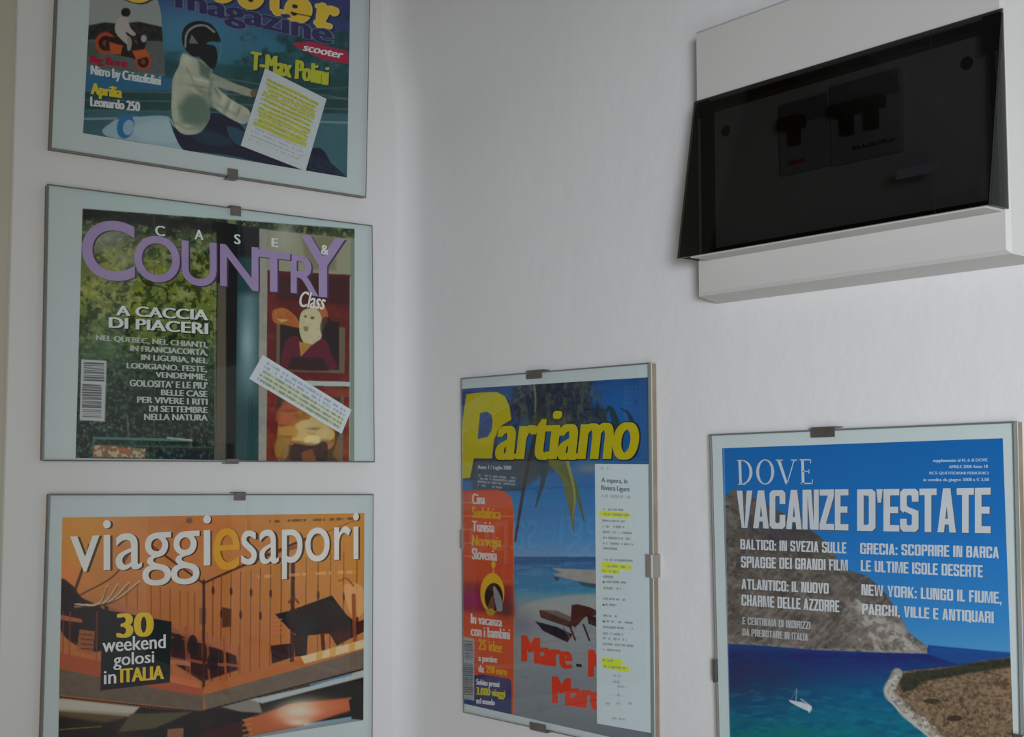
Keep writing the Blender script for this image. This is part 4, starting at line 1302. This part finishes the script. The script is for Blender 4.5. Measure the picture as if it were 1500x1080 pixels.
# ------------------------------------------------------------------ 5  summer holidays magazine (right wall, far from the corner)
def art_dove(a):
    X, Y = a.X, a.Y
    edge0 = lambda x: np.interp(x, [90, 200, 400, 600, 762], [772, 777, 793, 801, 804])
    a.grad_y([(90, (22, 92, 160)), (400, (28, 102, 172)), (700, (46, 120, 180)), (800, (66, 132, 180))])
    mt = [(88, 290), (128, 262), (160, 272), (205, 300), (250, 318), (330, 368), (372, 390), (420, 430), (455, 480), (505, 532), (560, 548), (600, 580), (628, 612), (672, 680), (700, 735), (745, 770), (795, 806), (600, 801), (400, 793), (200, 777), (90, 772)]
    m = a.pmask(mt, 5)
    n1, n2 = fbm((X + Y) / 60, (Y - X * 0.5) / 30, 3), fbm(X / 14, Y / 10, 6)
    base = np.stack([92 + (n1 - 0.5) * 46, 84 + (n1 - 0.5) * 44, 78 + (n1 - 0.5) * 36], -1)
    a.blend(m, base)
    a.blend(m * sm(0.55, 0.68, n2) * 0.45, (130, 122, 112))
    a.blend(m * sm(0.55, 0.7, fbm(X / 20, Y / 16, 16)) * 0.5, (58, 54, 56))
    a.blend(m * np.exp(-((X - 300) / 120) ** 2 - ((Y - 410) / 50) ** 2) * 0.65, (56, 54, 62))
    a.blend(m * np.exp(-((X - 580) / 90) ** 2 - ((Y - 615) / 60) ** 2) * 0.5, (64, 54, 62))
    lit = np.exp(-(((X - 640) * 0.75 + (Y - 740) * -1) / 45) ** 2) * sm(430, 560, X) * sm(600, 680, Y)
    a.blend(m * lit * (0.4 + 0.6 * sm(0.4, 0.6, n2)), (158, 150, 142))
    a.blend(m * sm(0.5, 0.64, fbm((X * 0.7 - Y) / 40, (X + Y) / 12, 8)) * sm(480, 600, Y) * 0.35, (140, 132, 120))
    sc_ = m * a.pmask([(470, 545), (560, 640), (640, 690), (720, 745), (800, 806), (600, 803), (520, 770), (540, 720), (500, 640)], 26)
    streak = fbm((X - Y) / 34, (X + Y) / 70, 71)
    a.blend(sc_ * sm(0.38, 0.62, streak) * 0.85, (158, 152, 140))
    a.blend(sc_ * sm(0.55, 0.7, fbm(X / 16, Y / 14, 72)) * 0.5, (92, 80, 76))
    a.blend(m * sm(0.5, 0.62, fbm(X / 26, Y / 18, 73)) * (1 - sm(560, 700, Y)) * 0.35, (64, 66, 58))
    a.blend(m * sm(-14, -3, Y - edge0(X)) * sm(0.4, 0.6, fbm(X / 12, Y / 6, 74)) * 0.6, (150, 142, 128))
    # sea
    edge_y = np.where(X < 762, edge0(X), 776 + (X - 762) * 0.1)
    sea = sm(-1.5, 1.5, Y - edge_y) * (1 - m * sm(0, 3, edge_y + 4 - Y))
    a.grad_y([(780, (36, 66, 130)), (812, (36, 40, 104)), (860, (34, 58, 112)), (920, (22, 84, 122)), (1010, (18, 96, 122)), (1120, (16, 104, 112)), (1400, (18, 96, 108))], sea)
    a.blend(sea * np.exp(-((X - 130) / 260) ** 2 - ((Y - 880) / 110) ** 2) * 0.8, (44, 46, 78))
    a.blend(sea * sm(985, 1080, Y - X * 0.06) * (1 - sm(250, 560, X)) * 0.9, (12, 104, 100))
    a.blend(sea * sm(0.5, 0.66, fbm(X / 55, Y / 14, 33)) * 0.4, (18, 64, 112))
    a.blend(sea * sm(0.56, 0.7, fbm(X / 40, Y / 10, 44)) * 0.35 * sm(880, 950, Y), (30, 124, 142))
    a.poly([(775, 786), (1040, 800), (1040, 830), (860, 840), (760, 806)], (30, 80, 142), 0.7, soft=8)
    # near island
    isl = [(1040, 815), (1000, 822), (940, 828), (880, 842), (800, 852), (730, 858), (670, 866), (652, 880), (640, 905), (622, 925), (628, 948), (650, 962), (665, 990), (700, 1020),
           (740, 1050), (790, 1090), (850, 1150), (930, 1220), (1100, 1300), (1100, 815)]
    m = a.pmask(isl, 4)
    a.blend(m, np.stack([112 + (n2 - 0.5) * 80, 90 + (n2 - 0.5) * 66, 70 + (n2 - 0.5) * 54], -1))
    a.blend(m * sm(0.56, 0.66, fbm(X / 9, Y / 7, 51, 2)) * 0.6, (138, 116, 88))
    a.blend(m * sm(0.6, 0.7, fbm(X / 8, Y / 7, 61, 2)) * 0.5, (52, 50, 42))
    a.poly([(1040, 818), (940, 830), (800, 856), (730, 862), (680, 872), (668, 900), (680, 935), (715, 925), (740, 900), (800, 888), (900, 870), (1040, 848)], (44, 48, 40), 0.85, soft=10, var=14, vs=10)
    a.ell(775, 962, 26, 9, (56, 46, 40), 0.8); a.ell(852, 1018, 26, 10, (50, 42, 38), 0.8); a.ell(1010, 905, 24, 8, (70, 56, 46), 0.6)
    a.curve([(662, 870), (650, 895), (634, 922), (640, 945), (668, 968), (690, 1000), (740, 1035), (790, 1080), (850, 1140), (930, 1210)], 34, (150, 142, 130), 0.95, soft=8)
    shore = a.pmask([(640, 865), (690, 865), (660, 905), (668, 940), (720, 985), (770, 1030), (830, 1080), (900, 1150), (850, 1165), (760, 1080), (690, 1022), (645, 970), (620, 930)], 14)
    a.blend(shore * sm(0.5, 0.64, fbm(X / 11, Y / 9, 81)) * 0.6, (96, 88, 84))
    a.blend(shore * sm(0.56, 0.7, fbm(X / 9, Y / 8, 82)) * 0.8, (182, 178, 168))
    a.curve([(655, 880), (626, 925), (645, 965), (700, 1022), (780, 1090), (860, 1165)], 8, (166, 168, 164), 0.8, soft=5)
    # sailing boat
    a.spline([(305, 960), (330, 962), (378, 976), (376, 996), (362, 992), (325, 974)], (176, 182, 184), 1)
    a.line([(331, 922), (328, 962)], 2.5, (150, 160, 164), 0.9)
    a.line([(328, 925), (312, 958)], 1.6, (120, 140, 150), 0.7)
    a.line([(345, 955), (368, 972)], 5, (150, 156, 160), 0.9)
    a.line([(370, 975), (372, 1000)], 3, (196, 198, 196), 0.9)
    a.poly([(88, 128), (92, 128), (112, 1085), (106, 1085)], (120, 156, 186), 0.6)


light_level(0.63, 0.008, (0.97, 0, 0.10))
gq = quad_grow((1037.8, 636.4), (1487.0, 616.9), (1048.9, 1080), (1497.8, 1080), 0.2910, 'R', D_G1)
cq = quad_grow((1057.8, 656.9), (1468.9, 642.2), (1068.9, 1080), (1484.4, 1080), 0.2700, 'R', D_PRINT)
r5, c5, g5 = clip_frame('large glass clip frame with blue sea and island holiday cover, below the fuse box', 'R', gq, cq, KE, art_dove, 0.00054, GROUP)
WH = (176, 180, 184)
V_ = []


def bars(name, lines, K, wall, d, parent, layer, colour):
    V, F = [], []
    for (x0, y0, x1, y1, w0, w1) in lines:
        L = math.hypot(x1 - x0, y1 - y0)
        nx, ny = -(y1 - y0) / L, (x1 - x0) / L
        b = len(V)
        for (x, y) in ((x0 + nx * w0 / 2, y0 + ny * w0 / 2), (x1 + nx * w1 / 2, y1 + ny * w1 / 2), (x1 - nx * w1 / 2, y1 - ny * w1 / 2), (x0 - nx * w0 / 2, y0 - ny * w0 / 2)):
            V.append(un(K[0] + x / K[2], K[1] + y / K[2], wall, d + layer * 0.00004))
        F.append((b, b + 1, b + 2, b + 3))
    return link(name, V, F, ink_mat(colour), parent)


def arc(cx, cy, rx, ry, a0, a1, wmin, wmax, n=14):
    out = []
    for i in range(n):
        t0, t1 = radians(a0 + (a1 - a0) * i / n), radians(a0 + (a1 - a0) * (i + 1) / n)
        f = lambda t: wmin + (wmax - wmin) * abs(cos(t)) ** 1.5
        out.append((cx + rx * cos(t0), cy + ry * sin(t0), cx + rx * cos(t1), cy + ry * sin(t1), f(t0), f(t1)))
    return out


dv = [(143, 170, 146, 246, 9, 9), (134, 168, 160, 168, 3, 3), (137, 247, 162, 247, 3, 3)] + arc(152, 207, 28, 38, -90, 90, 3, 10)
dv += arc(227, 206, 25, 40, 0, 360, 3, 10, 24)
dv += [(272, 168, 298, 246, 10, 8), (322, 168, 299, 246, 3, 3), (262, 167, 285, 167, 3, 3), (312, 167, 332, 167, 3, 3)]
dv += [(350, 167, 352, 245, 9, 9), (341, 166, 378, 166, 3.5, 3.5), (344, 244, 384, 244, 3.5, 3.5), (350, 204, 371, 204, 3, 3), (377, 166, 377, 178, 3, 2), (382, 245, 383, 230, 3, 2), (371, 198, 371, 211, 3, 3)]
bars('masthead_lettering', dv, KE, *B, c5, 1, WH)
for colr, off, lay in (((70, 84, 104), 4, 1), (WH, 0, 2)):
    posters('headline_lettering', [('VACANZE', 133, 268, 390, 501, 263, 399), ("D'ESTATE", 530, 264, 400, 970, 258, 408)], colr, KE, *B, c5, lay, gap=0.05, dx=off, dy=off * 0.7)
L5 = [('BALTICO: IN SVEZIA SULLE', 145, 428, 461, 494, 438, 475), ('SPIAGGE DEI GRANDI FILM', 147, 484, 521, 499, 496, 532), ('ATLANTICO: IL NUOVO', 149, 558, 592, 436, 573, 608), ('CHARME DELLE AZZORRE', 149, 610, 646, 471, 630, 669),
      ('GRECIA: SCOPRIRE IN BARCA', 540, 440, 476, 997, 453, 491), ('LE ULTIME ISOLE DESERTE', 542, 497, 533, 944, 514, 554), ('NEW YORK: LUNGO IL FIUME,', 544, 576, 612, 1006, 602, 641), ('PARCHI, VILLE E ANTIQUARI', 546, 640, 675, 980, 667, 705)]
posters('text_lettering', L5, WH, KE, *B, c5, 1)
posters('text_lettering', [('E CENTINAIA DI INDIRIZZI', 152, 684, 708, 376, 700, 725), ('DA PRENOTARE IN ITALIA', 152, 722, 745, 368, 739, 763)], (156, 160, 160), KE, *B, c5, 1)
letters('issue_lettering', [('supplemento al N. 6 di DOVE', 780, 163, 177, 960, 161, 175), ('APRILE 2008 Anno 18', 832, 184, 194, 961, 182, 193), ('RCS QUOTIDIANI PERIODICI', 768, 205, 216, 963, 205, 216), ('in vendita da giugno 2008 a € 3,50', 748, 226, 240, 965, 225, 239)],
        (150, 170, 190), KE, *B, c5, 1, heavy=1.4)
clip(r5, 'R', g5[0], g5[1], 0.43, 0.0180, tab=0.0050)
clip(r5, 'R', g5[0], g5[3], 0.555, 0.0150, tab=0.0020)
clip(r5, 'R', g5[1], g5[2], 0.61, 0.0150, tab=0.0045)
clip(r5, 'R', g5[3], g5[2], 0.45, 0.0180, tab=0.0050)


# ------------------------------------------------------------------ consumer unit (fuse box) on the right wall
# measured on the wall: y = distance from the corner (negative), z height
FX = -0.025                       # front face
YL, YR, ZB, ZT = -0.3995, -0.6303, 1.6608, 1.8452   # front face outline
OY0, OY1, OZ0, OZ1 = -0.4015, -0.6265, 1.6862, 1.7942  # opening
rb = thing('fuse_box', 'pale grey wall-mounted fuse box with smoked tilting window, top of the right wall', 'fuse box', (0.0, (YL + YR) / 2, ZB))


def loop(x, y0, y1, z0, z1):
    return [(x, y0, z1), (x, y1, z1), (x, y1, z0), (x, y0, z0)]


V = loop(-0.0005, YL + 0.0045, YR - 0.0075, ZB - 0.0035, ZT + 0.0045) + loop(FX + 0.002, YL + 0.0004, YR - 0.0006, ZB - 0.0006, ZT + 0.0005) \
    + loop(FX, YL - 0.0016, YR + 0.0018, ZB + 0.0016, ZT - 0.0016) + loop(FX, OY0 - 0.001, OY1 + 0.001, OZ0 + 0.001, OZ1 - 0.001) \
    + loop(-0.014, OY0 - 0.001, OY1 + 0.001, OZ0 + 0.001, OZ1 - 0.001)
F = [(0, 1, 2, 3)]
for k in range(4):
    for i in range(4):
        j = (i + 1) % 4
        F.append((4 * k + i, 4 * k + 4 + i, 4 * k + 4 + j, 4 * k + j))
F.append((16, 19, 18, 17))
link('housing', V, F, M_BOX, rb)


def bx(name, x0, x1, y0, y1, z0, z1, mat, parent=rb, bevel=0.0):
    return cuboid(name, (min(x0, x1), min(y0, y1), z0), (max(x0, x1), max(y0, y1), z1), mat, parent, bevel)


def ring(name, x0, x1, y0, y1, z0, z1, w, mat):
    V = loop(x0, y0, y1, z0, z1) + loop(x1, y0, y1, z0, z1) + loop(x1, y0 - w, y1 + w, z0 + w, z1 - w) + loop(x0, y0 - w, y1 + w, z0 + w, z1 - w)
    F = []
    for k in range(4):
        for i in range(4):
            j = (i + 1) % 4
            F.append((4 * k + i, 4 * ((k + 1) % 4) + i, 4 * ((k + 1) % 4) + j, 4 * k + j))
    return link(name, V, F, mat, rb)


pl = bx('inner_plate', -0.0135, -0.0115, OY0 - 0.0015, OY1 + 0.0015, OZ0 + 0.0015, OZ1 - 0.0015, M_INNER)
ring('gasket', -0.0136, -0.0235, OY0 - 0.0012, OY1 + 0.0012, OZ0 + 0.0012, OZ1 - 0.0012, 0.0042, M_BLACK)
ps = sub(pl, rb)
for y, z in ((-0.6013, 1.7748), (-0.4175, 1.7735)):
    import bmesh
    n = 16
    V = [(-0.0137 - (0.0012 if r > 0.002 else 0.0014), y + r * cos(2 * pi * i / n), z + r * sin(2 * pi * i / n)) for r in (0.0036, 0.0014) for i in range(n)]
    V += [(-0.0136, y + 0.0040 * cos(2 * pi * i / n), z + 0.0040 * sin(2 * pi * i / n)) for i in range(n)]
    F = [tuple(n + i for i in range(n))] + [(i, (i + 1) % n, n + (i + 1) % n, n + i) for i in range(n)] + [(2 * n + i, 2 * n + (i + 1) % n, (i + 1) % n, i) for i in range(n)]
    link('screw', V, F, M_BLACK, ps)
# breaker modules showing through the plate: two-module residual breaker, two-pole breaker
mods = []
for (y0, y1, z0, z1, w) in ((-0.4665, -0.5065, 1.7328, 1.7800, 1), (-0.5073, -0.5590, 1.7318, 1.7828, 2)):
    b = bx('breaker', -0.0134, -0.0175, y0, y1, z0, z1, M_MODULE, bevel=0.0006)
    bs = sub(b, rb)
    bx('breaker_top', -0.0174, -0.0182, y0 - 0.001, y1 + 0.001, z1 - 0.0155, z1 - 0.001, M_MODTOP, bs)
    mods.append((bs, y0, y1, z0, z1))
bs = mods[0][0]
bx('toggle', -0.0176, -0.0270, -0.4720, -0.4900, 1.7600, 1.7680, M_BLACK, bs, 0.0010)
bx('toggle_stem', -0.0176, -0.0225, -0.4775, -0.4850, 1.7500, 1.7602, M_BLACK, bs, 0.0006)
bx('test_button', -0.0176, -0.0190, -0.4750, -0.4880, 1.7382, 1.7406, M_RED, bs, 0.0003)
bs = mods[1][0]
bx('toggle_bar', -0.0176, -0.0280, -0.5130, -0.5500, 1.7600, 1.7670, M_BLACK, bs, 0.0010)
bx('toggle', -0.0176, -0.0235, -0.5190, -0.5262, 1.7480, 1.7602, M_BLACK, bs, 0.0006)
bx('toggle', -0.0176, -0.0235, -0.5370, -0.5442, 1.7480, 1.7602, M_BLACK, bs, 0.0006)
V, F = [], []
rs = np.random.RandomState(11)
y = -0.5240
while y > -0.5530:
    w, h = rs.choice([0.0009, 0.0014]), rs.choice([0.0014, 0.0026])
    b = len(V)
    V += loop(-0.01756, y, y - w, 1.7385, 1.7385 + h)
    F.append((b, b + 3, b + 2, b + 1))
    y -= w + 0.0006
link('breaker_marking', V, F, M_BLACK, bs)

# smoked window: hinged along its top edge, leaning out at the bottom
DY0, DY1, DZT, DZB, DXT, DXB, TH = -0.4003, -0.6312, 1.7955, 1.6842, -0.0255, -0.0450, 0.0016


def prism(poly_xz, y0, y1):
    n = len(poly_xz)
    V = [(x, y0, z) for x, z in poly_xz] + [(x, y1, z) for x, z in poly_xz]
    F = [tuple(range(n))[::-1], tuple(range(n, 2 * n))] + [(i, (i + 1) % n, n + (i + 1) % n, n + i) for i in range(n)]
    return V, F


parts = [prism([(DXT, DZT), (DXT - TH, DZT), (DXB - TH * 0.2, DZB), (DXB + TH * 0.8, DZB)], DY0, DY1)]
for ya, yb in ((DY0 - 0.00002, DY0 - 0.0018), (DY1 + 0.0018, DY1 + 0.00002)):
    parts.append(prism([(DXT, DZT - 0.002), (DXT - 0.0002, DZT - 0.003), (DXB + TH, DZB + 0.0002), (DXT, DZB + 0.0002)], ya, yb))
import bmesh
V, F = [], []
for v, f in parts:
    b = len(V)
    V += v
    F += [tuple(i + b for i in q) for q in f]
win = link('smoked_window', V, F, M_SMOKE, rb)
bm = bmesh.new(); bm.from_mesh(win.data); bmesh.ops.recalc_face_normals(bm, faces=bm.faces[:]); bm.to_mesh(win.data); bm.free()
win['label'] = 'dark smoked plastic window tilting out at the bottom'
ws = sub(win, rb)
bx('bottom_lip', DXT + 0.0002, DXB + 0.0020, DY0 - 0.0100, DY1 + 0.0035, DZB - 0.0006, DZB + 0.0008, M_BOX, ws, 0.0003)
bx('hinge', -0.0240, -0.0252, DY0 - 0.002, DY0 - 0.013, DZT - 0.012, DZT - 0.001, M_BLACK, ws)
bx('hinge', -0.0240, -0.0252, DY1 + 0.002, DY1 + 0.013, DZT - 0.022, DZT - 0.001, M_BLACK, ws)


def on_window(y, z, out=0.0):
    t = (DZT - z) / (DZT - DZB)
    return (DXT - TH + (DXB - 0.2 * TH - DXT + TH) * t - out, y, z)


V = [on_window(-0.5872, 1.7930, 0.0002), on_window(-0.5876, 1.7930, 0.0002), on_window(-0.5990, DZB + 0.0005, 0.0002), on_window(-0.5985, DZB + 0.0005, 0.0002)]
link('window_line', V, [(0, 3, 2, 1)], M_BLACK, ws)  # thin dark line running down the smoked window
V = []
for (y, z) in ((-0.5715, 1.7145), (-0.6000, 1.7145), (-0.6000, 1.7085), (-0.5715, 1.7085)):
    V.append(on_window(y, z, 0.0003))
M_TAG = pbr('dark_violet_plastic', (0.011, 0.010, 0.014), 0.4)
link('window_tab', V, [(0, 3, 2, 1)], M_TAG, ws)
